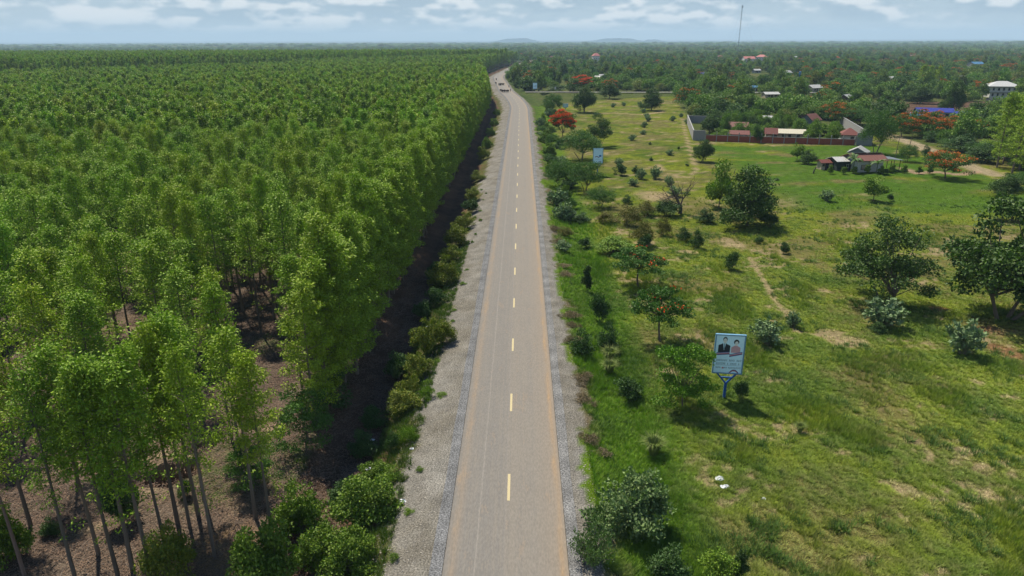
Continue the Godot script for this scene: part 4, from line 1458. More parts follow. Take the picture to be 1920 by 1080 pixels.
func poster(people: bool) -> ImageTexture:
	var w := 128
	var h := 176
	var im := Image.create(w, h, false, Image.FORMAT_RGB8)
	for y in h:
		for x in w:
			var n := 0.06 * mid.get_noise_2d(x * 1.7, y * 1.7) + 0.05 * fine.get_noise_2d(x, y)
			im.set_pixel(x, y, Color(0.76 + n * 2.0, 0.88 + n, 0.93 + n * 0.5))
	var dot := func(cx: float, cy: float, rx: float, ry: float, col: Color) -> void:
		for y in range(maxi(0, int(cy - ry)), mini(h, int(cy + ry) + 1)):
			for x in range(maxi(0, int(cx - rx)), mini(w, int(cx + rx) + 1)):
				if pow((x - cx) / rx, 2.0) + pow((y - cy) / ry, 2.0) <= 1.0:
					im.set_pixel(x, y, col)
	if people:
		# two generic half figures: one in a dark suit, one in a rose lace dress
		for y in range(38, 80):
			var k := smoothstep(38.0, 48.0, y)
			im.fill_rect(Rect2i(int(39 - 10 - 17 * k), y, int(20 + 34 * k), 1), Color(0.16, 0.19, 0.23))
			var kd := smoothstep(44.0, 56.0, y)
			for x in range(int(92 - 6 - 15 * kd), int(92 + 6 + 15 * kd)):
				var lace := 0.10 * fine.get_noise_2d(x * 2.0, y * 2.0)
				im.set_pixel(x, y, Color(0.74 + lace, 0.58 + lace, 0.60 + lace) if y > 46 else Color(0.84, 0.78, 0.76))
		for y in range(36, 70):
			var k := (y - 36) / 34.0
			im.fill_rect(Rect2i(int(39 - 7 * (1.0 - k)), y, int(14 * (1.0 - k)) + 1, 1), Color(0.72, 0.82, 0.87))
		im.fill_rect(Rect2i(38, 38, 3, 26), Color(0.30, 0.42, 0.52))
		dot.call(40.0, 20.0, 10.0, 13.0, Color(0.15, 0.18, 0.21))
		dot.call(40.0, 25.0, 8.5, 12.0, Color(0.80, 0.80, 0.78))
		dot.call(92.0, 29.0, 12.0, 12.0, Color(0.13, 0.16, 0.19))
		dot.call(93.0, 35.0, 8.0, 10.0, Color(0.82, 0.82, 0.80))
		for f in [[40, 24], [93, 34]]:
			im.fill_rect(Rect2i(f[0] - 4, f[1], 3, 1), Color(0.30, 0.33, 0.35))
			im.fill_rect(Rect2i(f[0] + 2, f[1], 3, 1), Color(0.30, 0.33, 0.35))
			im.fill_rect(Rect2i(f[0] - 2, f[1] + 7, 4, 1), Color(0.55, 0.42, 0.42))
		for x in range(6, 124):
			var y := 84.0 - 6.0 * (x - 6) / 60.0 if x < 66 else 90.0 - 14.0 * (x - 66) / 58.0
			im.fill_rect(Rect2i(x, int(y) - 2, 1, 3), Color(0.16, 0.28, 0.50))
			im.fill_rect(Rect2i(x, int(y) + 1, 1, 4), Color(0.72, 0.62, 0.66))
			im.fill_rect(Rect2i(x, int(y) + 5, 1, 3), Color(0.58, 0.26, 0.32))
			im.fill_rect(Rect2i(x, int(y) + 8, 1, 3), Color(0.16, 0.28, 0.50))
		for line in [[112, 9], [128, 9], [148, 7]]:
			var x := 10
			while x < 118:
				var l := rng.randi_range(3, 7)
				if rng.randf() < 0.84:
					im.fill_rect(Rect2i(x, line[0] + rng.randi_range(0, 2), 1, line[1]), Color(0.20, 0.33, 0.40))
					im.fill_rect(Rect2i(x, line[0] + rng.randi_range(0, 3), l, 1), Color(0.22, 0.35, 0.42))
					im.fill_rect(Rect2i(x + l - 2, line[0] + 2, 1, line[1] - 2), Color(0.24, 0.37, 0.44))
					im.fill_rect(Rect2i(x + 1, line[0] + line[1] - 1, maxi(1, l - 3), 1), Color(0.24, 0.37, 0.44))
				x += l + 2
		im.fill_rect(Rect2i(8, 140, 112, 1), Color(0.35, 0.48, 0.54))
		im.fill_rect(Rect2i(38, 150, 8, 7), Color(0.66, 0.38, 0.40))
		for x in range(72, 116):
			var y := 174.0 - 14.0 * sin((x - 72) / 44.0 * PI)
			im.fill_rect(Rect2i(x, int(y), 1, 3), Color(0.14, 0.20, 0.42))
			im.fill_rect(Rect2i(x, int(y) + 3, 1, mini(5, h - int(y) - 3)), Color(0.62, 0.38, 0.40))
	else:
		dot.call(92.0, 84.0, 18.0, 10.0, Color(0.25, 0.52, 0.72))
		for x in range(22, 108):
			var y := 98.0 + 5.0 * sin(x * 0.11)
			im.fill_rect(Rect2i(x, int(y) - 4, 1, 5), Color(0.20, 0.22, 0.38))
			im.fill_rect(Rect2i(x, int(y) + 1, 1, 4), Color(0.62, 0.34, 0.36))
		for line in [10, 126]:
			for k in 9:
				im.fill_rect(Rect2i(30 + k * 8, line + k % 3, 5, 3), Color(0.36, 0.46, 0.52))
		for x in range(70, 116):
			im.fill_rect(Rect2i(x, 158 - int(8.0 * sin((x - 70) / 46.0 * PI)), 1, 6), Color(0.40, 0.28, 0.42))
	return ImageTexture.create_from_image(im)


func billboard(at: Vector3, turn: float, w: float, h: float, leg: float, people: bool, label: String, blank := false) -> void:
	var o := thing("billboard", at, turn, label, "billboard")
	var f := Geo.new()
	f.box(Vector3(0, leg + h * 0.5, 0), Vector3(w - 0.1, h - 0.1, 0.1))
	for s in [-0.5, 0.5]:
		f.box(Vector3(w * s, leg + h * 0.5, 0), Vector3(0.1, h + 0.1, 0.2))
		f.box(Vector3(0, leg + h * (0.5 + s), 0), Vector3(w - 0.1, 0.1, 0.22))
	geo_part("panel", f, M.frame_paint, o)
	var p := Geo.new()
	p.quad(Vector3(-w * 0.5 + 0.05, leg + h - 0.05, 0.056), Vector3(w * 0.5 - 0.05, leg + h - 0.05, 0.056), Vector3(w * 0.5 - 0.05, leg + 0.05, 0.056), Vector3(-w * 0.5 + 0.05, leg + 0.05, 0.056))
	for q in [Vector2(0, 0), Vector2(1, 0), Vector2(1, 1), Vector2(0, 1)]:
		p.uv.append(q)
	var m := paint(Color.WHITE, 0.5)
	if blank:
		m.albedo_color = Color(0.62, 0.76, 0.80)
	else:
		m.albedo_texture = poster(people)
		m.albedo_color = Color(1, 1, 1)
	geo_part("print", p, m, o)
	var fork := leg * 0.62
	for s in [-1.0, 1.0]:
		var b := Geo.new()
		b.beam(Vector3(0, fork, 0), Vector3(w * 0.34 * s, leg - 0.03, 0), 0.13)
		geo_part("strut", b, M.blue_paint, o)
	var c := Geo.new()
	c.box(Vector3(0, leg - (leg - fork) * 0.42, 0), Vector3(w * 0.44, 0.1, 0.1))
	geo_part("cross_bar", c, M.blue_paint, o)
	var l := Geo.new()
	l.box(Vector3(0, fork * 0.5 - 0.2, 0), Vector3(0.22, fork + 0.4, 0.22))
	geo_part("post", l, M.blue_paint, o)


func billboards() -> void:
	billboard(Vector3(19.25, -1.05, -55.0), -0.12, 2.5, 3.7, 2.75, true, "portrait billboard of two half figures on a blue forked post")
	billboard(Vector3(19.2, -1.05, -164.0), 0.1, 2.3, 3.5, 3.1, false, "billboard with a faded winding emblem beside the acacias")
	billboard(Vector3(9.6, -0.9, -452.0), 0.0, 2.7, 3.6, 1.9, false, "small faded billboard at the crossroad corner")
	billboard(Vector3(21.8, -1.05, -334.0), 0.0, 2.6, 1.6, 1.1, false, "low pale blue sign board behind the red flame tree", true)
	var o := thing("marker_post", Vector3(22.6, -1.0, -452.0), 0.0, "white marker post beside the crossroad", "post")
	var g := Geo.new()
	g.box(Vector3(0, 1.2, 0), Vector3(0.16, 2.6, 0.16))
	geo_part("post", g, M.grey_wall, o)
	var b := Geo.new()
	b.box(Vector3(0, 2.3, 0.1), Vector3(0.9, 1.5, 0.06))
	geo_part("plate", b, M.white_wall, o)


# ---------------------------------------------------------------- cattle and people

func blob(bones: Array, cell: float, k: float) -> Geo:
	# tapered capsules joined by a smooth minimum, meshed as surface nets
	var lo := Vector3.ONE * 1e9
	var hi := -lo
	for b in bones:
		var e: float = maxf(b[2], b[3]) + 2.0 * cell
		for p in [b[0], b[1]]:
			lo = lo.min(p - Vector3.ONE * e)
			hi = hi.max(p + Vector3.ONE * e)
	var n := Vector3i(((hi - lo) / cell).ceil()) + Vector3i.ONE
	var f := PackedFloat32Array()
	f.resize(n.x * n.y * n.z)
	for z in n.z:
		for y in n.y:
			for x in n.x:
				var p := lo + Vector3(x, y, z) * cell
				var s := 0.0
				for b in bones:
					var a: Vector3 = b[0]
					var ab: Vector3 = b[1] - a
					var t := clampf((p - a).dot(ab) / maxf(ab.length_squared(), 1e-6), 0.0, 1.0)
					s += exp(-(p.distance_to(a + ab * t) - lerpf(b[2], b[3], t)) / k)
				f[x + n.x * (y + n.y * z)] = -k * log(maxf(s, 1e-30))
	var g := Geo.new()
	var at := {}
	var step := [1, n.x, n.x * n.y]
	for z in n.z - 1:
		for y in n.y - 1:
			for x in n.x - 1:
				var c := x + n.x * (y + n.y * z)
				var sum := Vector3.ZERO
				var hits := 0
				for q in 8:
					for ax in 3:
						if q & (1 << ax):
							continue
						var i0: int = c + (q & 1) * step[0] + ((q >> 1) & 1) * step[1] + ((q >> 2) & 1) * step[2]
						var fa := f[i0]
						var fb := f[i0 + step[ax]]
						if (fa < 0.0) != (fb < 0.0):
							var p := Vector3(q & 1, (q >> 1) & 1, (q >> 2) & 1)
							p[ax] += fa / (fa - fb)
							sum += p
							hits += 1
				if hits:
					at[c] = g.v.size()
					g.v.append(lo + (Vector3(x, y, z) + sum / hits) * cell)
					g.c.append(Color.WHITE)
	for z in range(1, n.z - 1):
		for y in range(1, n.y - 1):
			for x in range(1, n.x - 1):
				var c := x + n.x * (y + n.y * z)
				for ax in 3:
					if (f[c] < 0.0) == (f[c + step[ax]] < 0.0):
						continue
					var u: int = step[(ax + 1) % 3]
					var w: int = step[(ax + 2) % 3]
					var q := [at[c], at[c - u], at[c - u - w], at[c - w]]
					g.i.append(q[0]); g.i.append(q[1]); g.i.append(q[2])
					g.i.append(q[0]); g.i.append(q[2]); g.i.append(q[3])
	return g


func herd() -> void:
	var V := func(x: float, y: float, z: float) -> Vector3: return Vector3(x, y, z)
	# head towards +z; hind legs with knee high and hock pointing back, front legs straight
	var bones := [[V.call(0, 1.05, -0.62), V.call(0, 0.98, 0.0), 0.30, 0.36], [V.call(0, 0.98, 0.0), V.call(0, 1.02, 0.55), 0.36, 0.33], [V.call(0, 1.1, 0.6), V.call(0, 1.28, 1.02), 0.22, 0.15], [V.call(0, 1.3, 1.02), V.call(0, 1.12, 1.4), 0.14, 0.085], [V.call(0, 1.2, -0.85), V.call(0.02, 0.6, -1.0), 0.045, 0.03]]
	for s in [-1.0, 1.0]:
		bones.append([V.call(0.17 * s, 0.9, 0.55), V.call(0.16 * s, 0.45, 0.56), 0.14, 0.075])
		bones.append([V.call(0.16 * s, 0.45, 0.56), V.call(0.16 * s, 0.04, 0.58), 0.07, 0.06])
		bones.append([V.call(0.17 * s, 0.95, -0.6), V.call(0.18 * s, 0.68, -0.48), 0.2, 0.12])
		bones.append([V.call(0.18 * s, 0.68, -0.48), V.call(0.17 * s, 0.42, -0.74), 0.1, 0.065])
		bones.append([V.call(0.17 * s, 0.42, -0.74), V.call(0.17 * s, 0.04, -0.68), 0.062, 0.06])
		bones.append([V.call(0.12 * s, 1.38, 1.02), V.call(0.28 * s, 1.36, 0.98), 0.05, 0.03])
	var body := blob(bones, 0.06, 0.035)
	var dark := body.mesh(M.hide)
	var brown := body.mesh(M.hide_brown)
	var horn := Geo.new()
	for s in [-1.0, 1.0]:
		horn.tube([Vector3(0.09 * s, 1.42, 1.05), Vector3(0.26 * s, 1.5, 0.98), Vector3(0.3 * s, 1.66, 0.92)], [0.035, 0.025, 0.006], 5, lin(0.2, 0.17, 0.13))
	var horns := horn.mesh(M.bark)
	var spots := [[-11.8, -440.7, 2.7, 0], [-10.9, -436.0, 3.3, 0], [-10.0, -434.6, 2.9, 1], [-9.2, -436.0, 3.0, 0], [-8.1, -434.5, 3.5, 1], [-7.2, -435.0, 2.8, 0], [-14.9, -503.0, 3.1, 0], [-14.0, -503.0, 3.0, 0], [-12.9, -504.2, 2.2, 0], [-12.0, -504.1, 3.9, 0], [-19.2, -572.0, 3.1, 0], [-17.6, -519.0, 3.0, 0]]
	for s in spots:
		var front: bool = s[1] > -450.0
		var o := thing("cow", Vector3(s[0], 0.04, s[1]), s[2] - PI, ("brown cow walking in the first row of the herd" if s[3] else "black cow walking in the first row of the herd") if front else "dark cow following behind the herd on the road", "cow", "cattle on the road")
		o.scale = Vector3.ONE * 1.12
		part("body", brown if s[3] else dark, o)
		part("horn", horns, o)
	# two herders
	var man := [[V.call(0, 0.98, 0), V.call(0, 1.38, 0), 0.15, 0.17], [V.call(0, 1.42, 0), V.call(0, 1.52, 0), 0.06, 0.055], [V.call(0, 1.62, 0.01), V.call(0, 1.68, 0.0), 0.095, 0.1], [V.call(0, 1.62, 0.09), V.call(0, 1.6, 0.105), 0.02, 0.015]]
	for s in [-1.0, 1.0]:
		man.append([V.call(0.1 * s, 0.95, 0), V.call(0.1 * s, 0.5, 0.1 * s), 0.1, 0.065])
		man.append([V.call(0.1 * s, 0.5, 0.1 * s), V.call(0.1 * s, 0.08, 0.04 * s - 0.06), 0.065, 0.045])
		man.append([V.call(0.1 * s, 0.05, 0.04 * s - 0.06), V.call(0.11 * s, 0.04, 0.04 * s + 0.1), 0.045, 0.035])
		man.append([V.call(0.19 * s, 1.38, 0), V.call(0.25 * s, 1.1, -0.05 * s), 0.06, 0.045])
		man.append([V.call(0.25 * s, 1.1, -0.05 * s), V.call(0.26 * s, 0.84, -0.08 * s + 0.1), 0.042, 0.032])
		for k in 4:
			man.append([V.call(0.26 * s, 0.83, -0.08 * s + 0.09 + 0.012 * k), V.call(0.255 * s, 0.73 + 0.01 * absf(k - 1.5), -0.08 * s + 0.1 + 0.02 * k), 0.022, 0.014])
	var skin := blob(man, 0.035, 0.012)
	var walker := skin.mesh(M.cloth)
	var hat := Geo.new()
	hat.tube([Vector3(0, 1.70, 0), Vector3(0, 1.71, 0), Vector3(0, 1.76, 0), Vector3(0, 1.8, 0)], [0.2, 0.2, 0.11, 0.03], 10, lin(0.05, 0.04, 0.03))
	var hats := hat.mesh(M.bark)
	for p in [[-5.9, -440.6, "person in dark clothes and hat walking beside the front cattle"], [-7.5, -479.3, "person in dark clothes walking between two groups of cattle"]]:
		var o := thing("person", Vector3(p[0], 0.0, p[1]), 0.1, p[2], "person", "herders with the cattle")
		part("body", walker, o)
		part("hat", hats, o)


func poles_and_mast() -> void:
	for p in [[96.6, -177.1, 7.7, "thin wooden pole beside the field house canopy"], [118.5, -210.7, 4.2, "short leaning pole on the dirt road bank"], [52.5, -166.0, 1.3, "short wooden stake in the meadow"]]:
		var g := Geo.new()
		g.tube([Vector3(0, -0.3, 0), Vector3(0.1, p[2] * 0.5, 0), Vector3(0.25, p[2], 0)], [0.09, 0.08, 0.05], 6, lin(0.10, 0.085, 0.07))
		var o := geo_part("wooden_pole", g, M.bark, self)
		o.position = Vector3(p[0], height(p[0], p[1]), p[1])
		tag(o, p[3], "pole")
	# guyed lattice mast far over the woodland
	var h := 112.0
	var m := thing("radio_mast", Vector3(543.0, -1.0, -1818.0), 0.0, "tall thin lattice radio mast on the horizon", "mast")
	var g := Geo.new()
	var c := [Vector3(0.9, 0, 0.5), Vector3(-0.9, 0, 0.5), Vector3(0, 0, -1.0)]
	for k in 3:
		g.beam(c[k], c[k] + Vector3(0, h, 0), 0.26)
		for s in 28:
			g.beam(c[k] + Vector3(0, s * 4.0, 0), c[(k + 1) % 3] + Vector3(0, s * 4.0 + 4.0, 0), 0.14)
	geo_part("lattice", g, M.grey_metal, m)
	var a := Geo.new()
	for k in 3:
		a.box(c[k] * 1.6 + Vector3(0, h - 4.0, 0), Vector3(0.8, 5.0, 0.8))
	geo_part("antenna", a, M.grey_wall, m)
	for k in 3:
		for y in [0.55, 0.95]:
			var w := Geo.new()
			w.beam(Vector3(0, h * y, 0), c[k].normalized() * 45.0, 0.06)
			geo_part("guy_wire", w, M.grey_metal, m)


# ---------------------------------------------------------------- where things stand (metres)

const EXPOSURE := 1.7
const SUN := 1.6
const SKY := 0.69
const FOG := 0.0001
const BEND := [Vector2(-330, 0), Vector2(-385, -3.0), Vector2(-443, -8.6), Vector2(-515, -13.2), Vector2(-640, -19.4), Vector2(-761, -13.5), Vector2(-884, -6.3), Vector2(-1059, 8.7), Vector2(-1300, 46.0)]
const PROFILE := [Vector2(-22, -1.0), Vector2(-16.5, -1.0), Vector2(-14.8, -1.25), Vector2(-13.2, -2.0), Vector2(-11.2, -1.95), Vector2(-9.2, -1.2), Vector2(-7.0, -0.45), Vector2(-4.6, -0.1), Vector2(-3.6, -0.1), Vector2(3.6, -0.1), Vector2(4.6, -0.1), Vector2(6.4, -0.4), Vector2(8.4, -1.05), Vector2(10.6, -1.55), Vector2(12.4, -1.15), Vector2(15.0, -1.0), Vector2(22, -1.0)]
const PITS := [[-25.6, -43.2, 2.3, 1.5, 1.5, 0.3], [-24.8, -46.6, 1.1, 0.9, 1.3, -0.4]]
const HOUSES := [
	["two-tier house with pink roofs rising over the distant trees", 116.0, -1113.0, 11.0, 9.0, 4.0, 0.2, "pink_roof", "white_wall", true],
	["long hall with a pink roof in the distant village", 335.0, -1064.0, 16.0, 5.5, 3.0, 0.1, "pink_roof", "white_wall", false],
	["house with stepped pink roofs beside the long pink hall", 381.0, -1146.0, 17.0, 6.0, 3.4, -0.3, "pink_roof", "white_wall", true],
	["low house with red roof near the far road", 55.0, -1247.0, 10.0, 3.5, 2.5, 0.5, "red_roof", "white_wall", false],
	["shed with a bright blue roof before the flame trees", 165.0, -642.0, 12.0, 2.6, 1.2, 0.0, "blue_roof", "grey_wall", false],
	["hut with a small white roof in thick trees", 238.0, -726.0, 7.0, 2.4, 1.2, 0.3, "white_roof", "grey_wall", false],
	["house with a slanting white roof in thick trees", 244.0, -658.0, 8.0, 2.8, 1.8, 0.7, "white_roof", "grey_wall", false],
	["long shed with a white roof near the blue water tower", 185.0, -450.0, 9.0, 2.6, 1.6, 0.5, "white_roof", "cream_wall", false],
	["shed with a turquoise roof among dark trees", 150.0, -460.0, 5.0, 2.4, 1.0, 0.0, "sky_roof", "grey_wall", false],
	["house with a pale pink roof beyond the stepped pink roofs", 432.0, -1207.0, 14.0, 4.0, 2.4, 0.0, "pink_roof", "white_wall", false],
	["white flat-roofed house beyond the pink roofs", 457.0, -1204.0, 11.0, 4.6, 1.0, 0.0, "white_roof", "white_wall", true],
	["house with a pale blue roof in the wooded eastern village", 536.0, -853.0, 14.0, 4.0, 2.2, 0.2, "sky_roof", "grey_wall", false],
	["brown-roofed hall far among the woods", 678.0, -1252.0, 17.0, 4.0, 2.4, 0.0, "rust_roof", "wood", false],
	["shed with a blue roof near the pale blue roof", 469.0, -764.0, 11.0, 2.6, 1.2, 0.2, "sky_roof", "white_wall", false],
	["cream house with red eaves in the distant village", 335.0, -1217.0, 9.0, 5.5, 1.6, 0.0, "red_roof", "cream_wall", true],
	["white shed at the village road", 142.0, -403.0, 8.0, 2.2, 1.0, 0.1, "white_roof", "cream_wall", false],
	["shed with a rusty white roof beside the ploughed field", 173.0, -377.0, 7.0, 2.2, 1.4, 0.8, "white_roof", "wood", false],
	["small white hut under tall village trees", 293.0, -567.0, 6.0, 2.4, 1.2, 0.0, "white_roof", "white_wall", false],
	["grey hut with a white roof near the orange flame trees", 355.0, -580.0, 9.0, 2.4, 1.0, -0.2, "white_roof", "grey_wall", false],
	["green-roofed stall below the white two-storey house", 244.0, -366.0, 6.0, 1.8, 0.8, 0.0, "green_wall", "grey_wall", false],
]
const PLANTS := [
	["broad", 40.5, -117.1, 10.6, 10.5, "large dark round tree with shaded trunk beside the dead tree"],
	["broad_light", 39.2, -130.5, 9.5, 6.4, "lighter green tree pressed against the large dark round tree"],
	["broad_open", 45.5, -79.6, 11.1, 11.9, "dark open-crowned tree with spreading low boughs behind a pale shrub"],
	["broad_stem", 56.9, -74.2, 14.5, 14.6, "big dark many-stemmed tree shading reddish bare soil"],
	["broad", 29.3, -318.7, 12.1, 11.4, "dark tree standing alone in front of the crossroad"],
	["broad", 50.1, -396.7, 10.0, 13.2, "dark round tree with yellowish top touching the crossroad"],
	["broad", 61.4, -328.1, 10.3, 10.7, "dark broad tree alone at the far end of the meadow"],
	["broad_open", 24.6, -212.8, 10.2, 8.9, "ragged dark tree behind the second billboard"],
	["broad", 49.6, -184.3, 6.3, 5.3, "small round dark tree in front of the grey wall corner"],
	["acacia", 17.3, -187.0, 8.6, 12.2, "layered green tree next to the second billboard"],
	["acacia", 9.8, -151.1, 6.4, 8.3, "low spreading dark green acacia close to the road verge"],
	["acacia", 14.8, -146.5, 6.6, 8.3, "broad acacia in front of the second billboard post"],
	["acacia", 16.3, -130.5, 4.2, 6.4, "small bright green acacia with thin trunk by the sand patch"],
	["flame_red", 14.8, -229.8, 9.8, 8.8, "flame tree with a solid cap of red blossom by the road"],
	["acacia", 14.7, -309.5, 9.5, 10.3, "flame tree with a few orange buds near the small billboard"],
	["flame_few", 16.4, -85.3, 5.3, 7.6, "flame tree with scattered red blossoms and forked thin trunk"],
	["flame_few", 15.9, -67.6, 6.1, 6.5, "flame tree with tall bare trunk and sparse orange blossoms"],
	["acacia_light", 15.2, -53.4, 6.4, 5.4, "bright feathery young tree beside the portrait billboard"],
	["bush_dark", 20.7, -54.9, 2.2, 1.7, "small dark shrub at the foot of the portrait billboard"],
	["milkweed", 41.9, -71.9, 3.6, 4.6, "pale milkweed shrub in front of the open-crowned dark tree"],
	["bush_dark", 40.5, -70.1, 1.4, 1.9, "low dark bush under the pale milkweed shrub"],
	["milkweed", 46.5, -64.7, 4.1, 3.6, "pale open milkweed shrub near the many-stemmed tree"],
	["milkweed", 27.0, -66.9, 3.0, 3.5, "wide pale milkweed shrub on the meadow behind the portrait billboard"],
	["milkweed", 31.7, -71.8, 2.1, 1.7, "small upright milkweed shrub at the end of the footpath"],
	["milkweed", 8.1, -132.3, 3.8, 4.4, "pale leafy milkweed hedge shrub against the gravel verge"],
	["milkweed", 8.4, -121.6, 3.5, 3.9, "second pale milkweed shrub growing on the verge below the acacia"],
	["milkweed", 7.4, -100.4, 1.9, 2.9, "low whitish milkweed clump on the verge slope"],
	["milkweed", 32.4, -160.3, 3.3, 2.9, "bushy milkweed next to two dark bushes on the meadow"],
	["bush_dark", 24.8, -164.4, 3.0, 3.5, "rounded dark bush just behind the second billboard"],
	["bush_dark", 28.8, -167.2, 2.2, 2.1, "small upright dark bush between two milkweed shrubs"],
	["milkweed", 26.3, -178.6, 2.3, 2.6, "milkweed shrub behind the rounded dark bush"],
	["milkweed", 62.6, -136.6, 2.5, 3.1, "lone pale milkweed in the bright green paddy"],
	["broad_light", 71.9, -136.6, 5.4, 5.0, "young light green tree with clumped leaves in the paddy"],
	["bush_dark", 75.6, -137.0, 1.7, 1.6, "tiny dark bush beside the young paddy tree"],
	["bush_dark", 30.7, -92.5, 2.9, 2.2, "dark bush above the footpath on the meadow"],
	["bush_dark", 41.1, -100.5, 1.9, 1.6, "small dark bush alone in the middle of the meadow"],
	["bush_dark", 38.9, -106.0, 1.3, 1.8, "low green bush beside the bare trodden soil"],
	["bush_dark", 28.4, -103.3, 3.4, 2.4, "dense dark bush at the edge of the scrub"],
	["bush_dark", 27.3, -107.6, 2.6, 2.7, "dark bush paired with a denser one at the scrub edge"],
	["bush_olive", 24.6, -110.8, 3.5, 2.9, "olive brown shrub in the scrub below the dead tree"],
	["bush_olive", 20.1, -104.8, 4.3, 4.1, "large olive brown shrub rising over a dark bush"],
	["bush_dark", 20.2, -103.0, 2.6, 2.5, "dark bush at the foot of the large olive shrub"],
	["bush_dark", 44.1, -116.4, 2.8, 4.3, "low layered bush beside the trunk of the large round tree"],
	["bush_dark", 7.1, -63.3, 3.1, 2.7, "dark rounded bush at the edge of the gravel verge"],
	["column", 9.5, -84.0, 3.7, 1.5, "narrow dark column of creeper in the roadside ditch"],
	["broad_light", 15.1, -101.3, 2.6, 6.3, "wide glossy yellow-green shrub on the ditch bank"],
	["bush_dark", 10.9, -104.8, 2.1, 2.4, "bluish dark bush in the long grass of the ditch"],
	["bush_dark", 10.3, -74.2, 4.0, 2.9, "long dark thicket along the ditch bottom"],
	["bush_dark", 10.1, -66.1, 3.4, 2.6, "dull green thicket in the ditch beside the tall-trunked flame tree"],
	["bush_dark", 10.8, -55.7, 2.5, 2.9, "bluish thicket in the ditch level with the portrait billboard"],
	["milkweed_big", 8.4, -37.8, 4.6, 5.9, "huge grey-green shrub with yellow flecks beside the gravel verge"],
	["bush_dark", 9.9, -33.2, 2.8, 2.9, "dusky blue-green shrub below the huge grey-green shrub"],
	["broad_light", 12.8, -33.0, 2.4, 2.6, "low bright green shrub near the meadow edge"],
	["column", 14.1, -33.2, 2.2, 1.0, "dark cone-shaped bush beside the low bright shrub"],
	["creeper", 5.3, -33.6, 3.0, 3.1, "straggling creeper spilling onto the gravel verge"],
	["bush_olive", 8.3, -110.1, 1.8, 2.7, "dry brownish weeds on the verge shoulder"],
	["bush_olive", 15.9, -118.9, 2.4, 4.3, "mixed scrub bush on the ditch bank near the sand patch"],
	["bush_olive", 19.8, -117.1, 3.8, 4.7, "scrub bush in front of the sand patch"],
	["bush_olive", 23.9, -123.7, 3.0, 4.4, "ferny scrub bush bordering the sand patch"],
	["bush_dark", 33.7, -119.0, 2.9, 3.8, "shrub growing at the base of the dead tree"],
	["bush_dark", 27.8, -123.7, 3.0, 5.9, "broad low scrub beside the dead tree"],
	["bush_dark", 21.9, -133.7, 2.0, 2.3, "dark shrub at the near corner of the sand patch"],
	["bush_dark", 62.8, -493.4, 1.8, 7.4, "bush beside the crossroad"],
	["broad", 100.1, -140.0, 5.2, 7.7, "dark hedge tree near the dirt road junction"],
	["broad_light", 89.2, -121.0, 4.4, 7.7, "light green bush below the dark hedge tree"],
	["acacia", 107.1, -146.4, 4.4, 6.9, "feathery dark tree beside the dirt road end"],
	["flame_orange", 100.4, -160.8, 6.2, 10.8, "flame tree with orange blossoms over the field house yard"],
	["bush_dark", 106.8, -178.2, 2.7, 4.1, "thorny bush on the dirt road bank"],
	["bush_dark", 115.0, -195.6, 3.0, 3.0, "round bush at the dirt road edge"],
	["acacia", 103.6, -184.0, 4.6, 6.0, "thin spreading tree behind the house canopy"],
	["broad", 76.6, -181.6, 3.9, 5.6, "dark garden tree next to the red-roofed outhouse"],
	["broad_light", 75.5, -186.7, 4.9, 4.0, "thin light tree at the paddy edge"],
	["acacia", 101.8, -197.6, 12.6, 10.7, "wide dark acacia behind the end of the grey wall"],
	["bush_dark", 128.8, -202.4, 4.6, 10.9, "thick bush along the far bank of the dirt road"],
	["bush_dark", 123.3, -183.9, 5.2, 9.9, "thick dark bush below the tall roadside eucalyptus"],
	["bush_dark", 138.6, -218.8, 3.3, 10.0, "hedge bush under the orange flame trees"],
	["flame_orange", 128.2, -234.0, 8.0, 10.7, "flame tree with dark crown beside the dirt road bend"],
	["flame_orange", 137.6, -236.7, 8.9, 13.5, "flame tree covered in orange blossom in front of the blue roof"],
	["flame_orange", 139.3, -228.7, 7.5, 12.2, "dense orange flame tree at the dirt road"],
	["flame_orange", 152.0, -233.8, 5.7, 8.6, "small flame tree with orange tips beside the eucalyptus"],
	["acacia", 126.0, -264.3, 8.2, 14.1, "broad green flame tree with few orange flowers behind the compound"],
	["flame_orange", 121.5, -267.8, 8.7, 12.2, "flame tree with orange flower sprays behind the red gable"],
	["broad", 66.5, -243.0, 7.1, 6.3, "bushy tree inside the grey wall corner"],
	["broad_light", 86.5, -264.8, 5.9, 3.6, "yellowish young tree by the red roof"],
	["broad_light", 99.3, -268.1, 6.5, 5.7, "yellow-green tree behind the pale roofed house"],
	["broad", 75.9, -221.7, 6.0, 3.4, "dark creeper-clad tree against the brick wall"],
	["broad_light", 104.3, -238.4, 3.6, 6.6, "round light tree inside the brick wall"],
	["broad", 108.2, -237.0, 3.9, 5.4, "grey-green tree near the red hipped roof"],
	["broad_light", 66.4, -229.3, 3.8, 6.3, "leafy garden tree behind the brick wall near the grey corner"],
	["broad", 101.4, -242.7, 4.0, 5.6, "garden tree beside the pale roofed house"],
	["broad", 177.5, -362.8, 9.2, 9.8, "round dark tree in the ploughed field"],
	["broad", 204.2, -362.2, 9.1, 13.6, "pair-crowned dark tree beyond the ploughed field"],
	["broad", 207.5, -378.5, 9.0, 10.2, "leafy dark tree at the ploughed field edge"],
	["broad", 193.1, -315.8, 14.1, 9.5, "tall dark tree with bare trunk over the ploughed field"],
	["flame_orange", 272.2, -422.6, 8.5, 11.4, "orange flame tree beside the white two-storey house"],
	["flame_red", 39.5, -457.0, 10.2, 13.7, "red flame tree before the ruined white roofs"],
	["flame_red", 5.7, -862.3, 6.1, 12.8, "red flame tree at the far road bend"],
	["broad", 2.7, -696.3, 9.9, 21.8, "dark broad tree at the inside of the far road bend"],
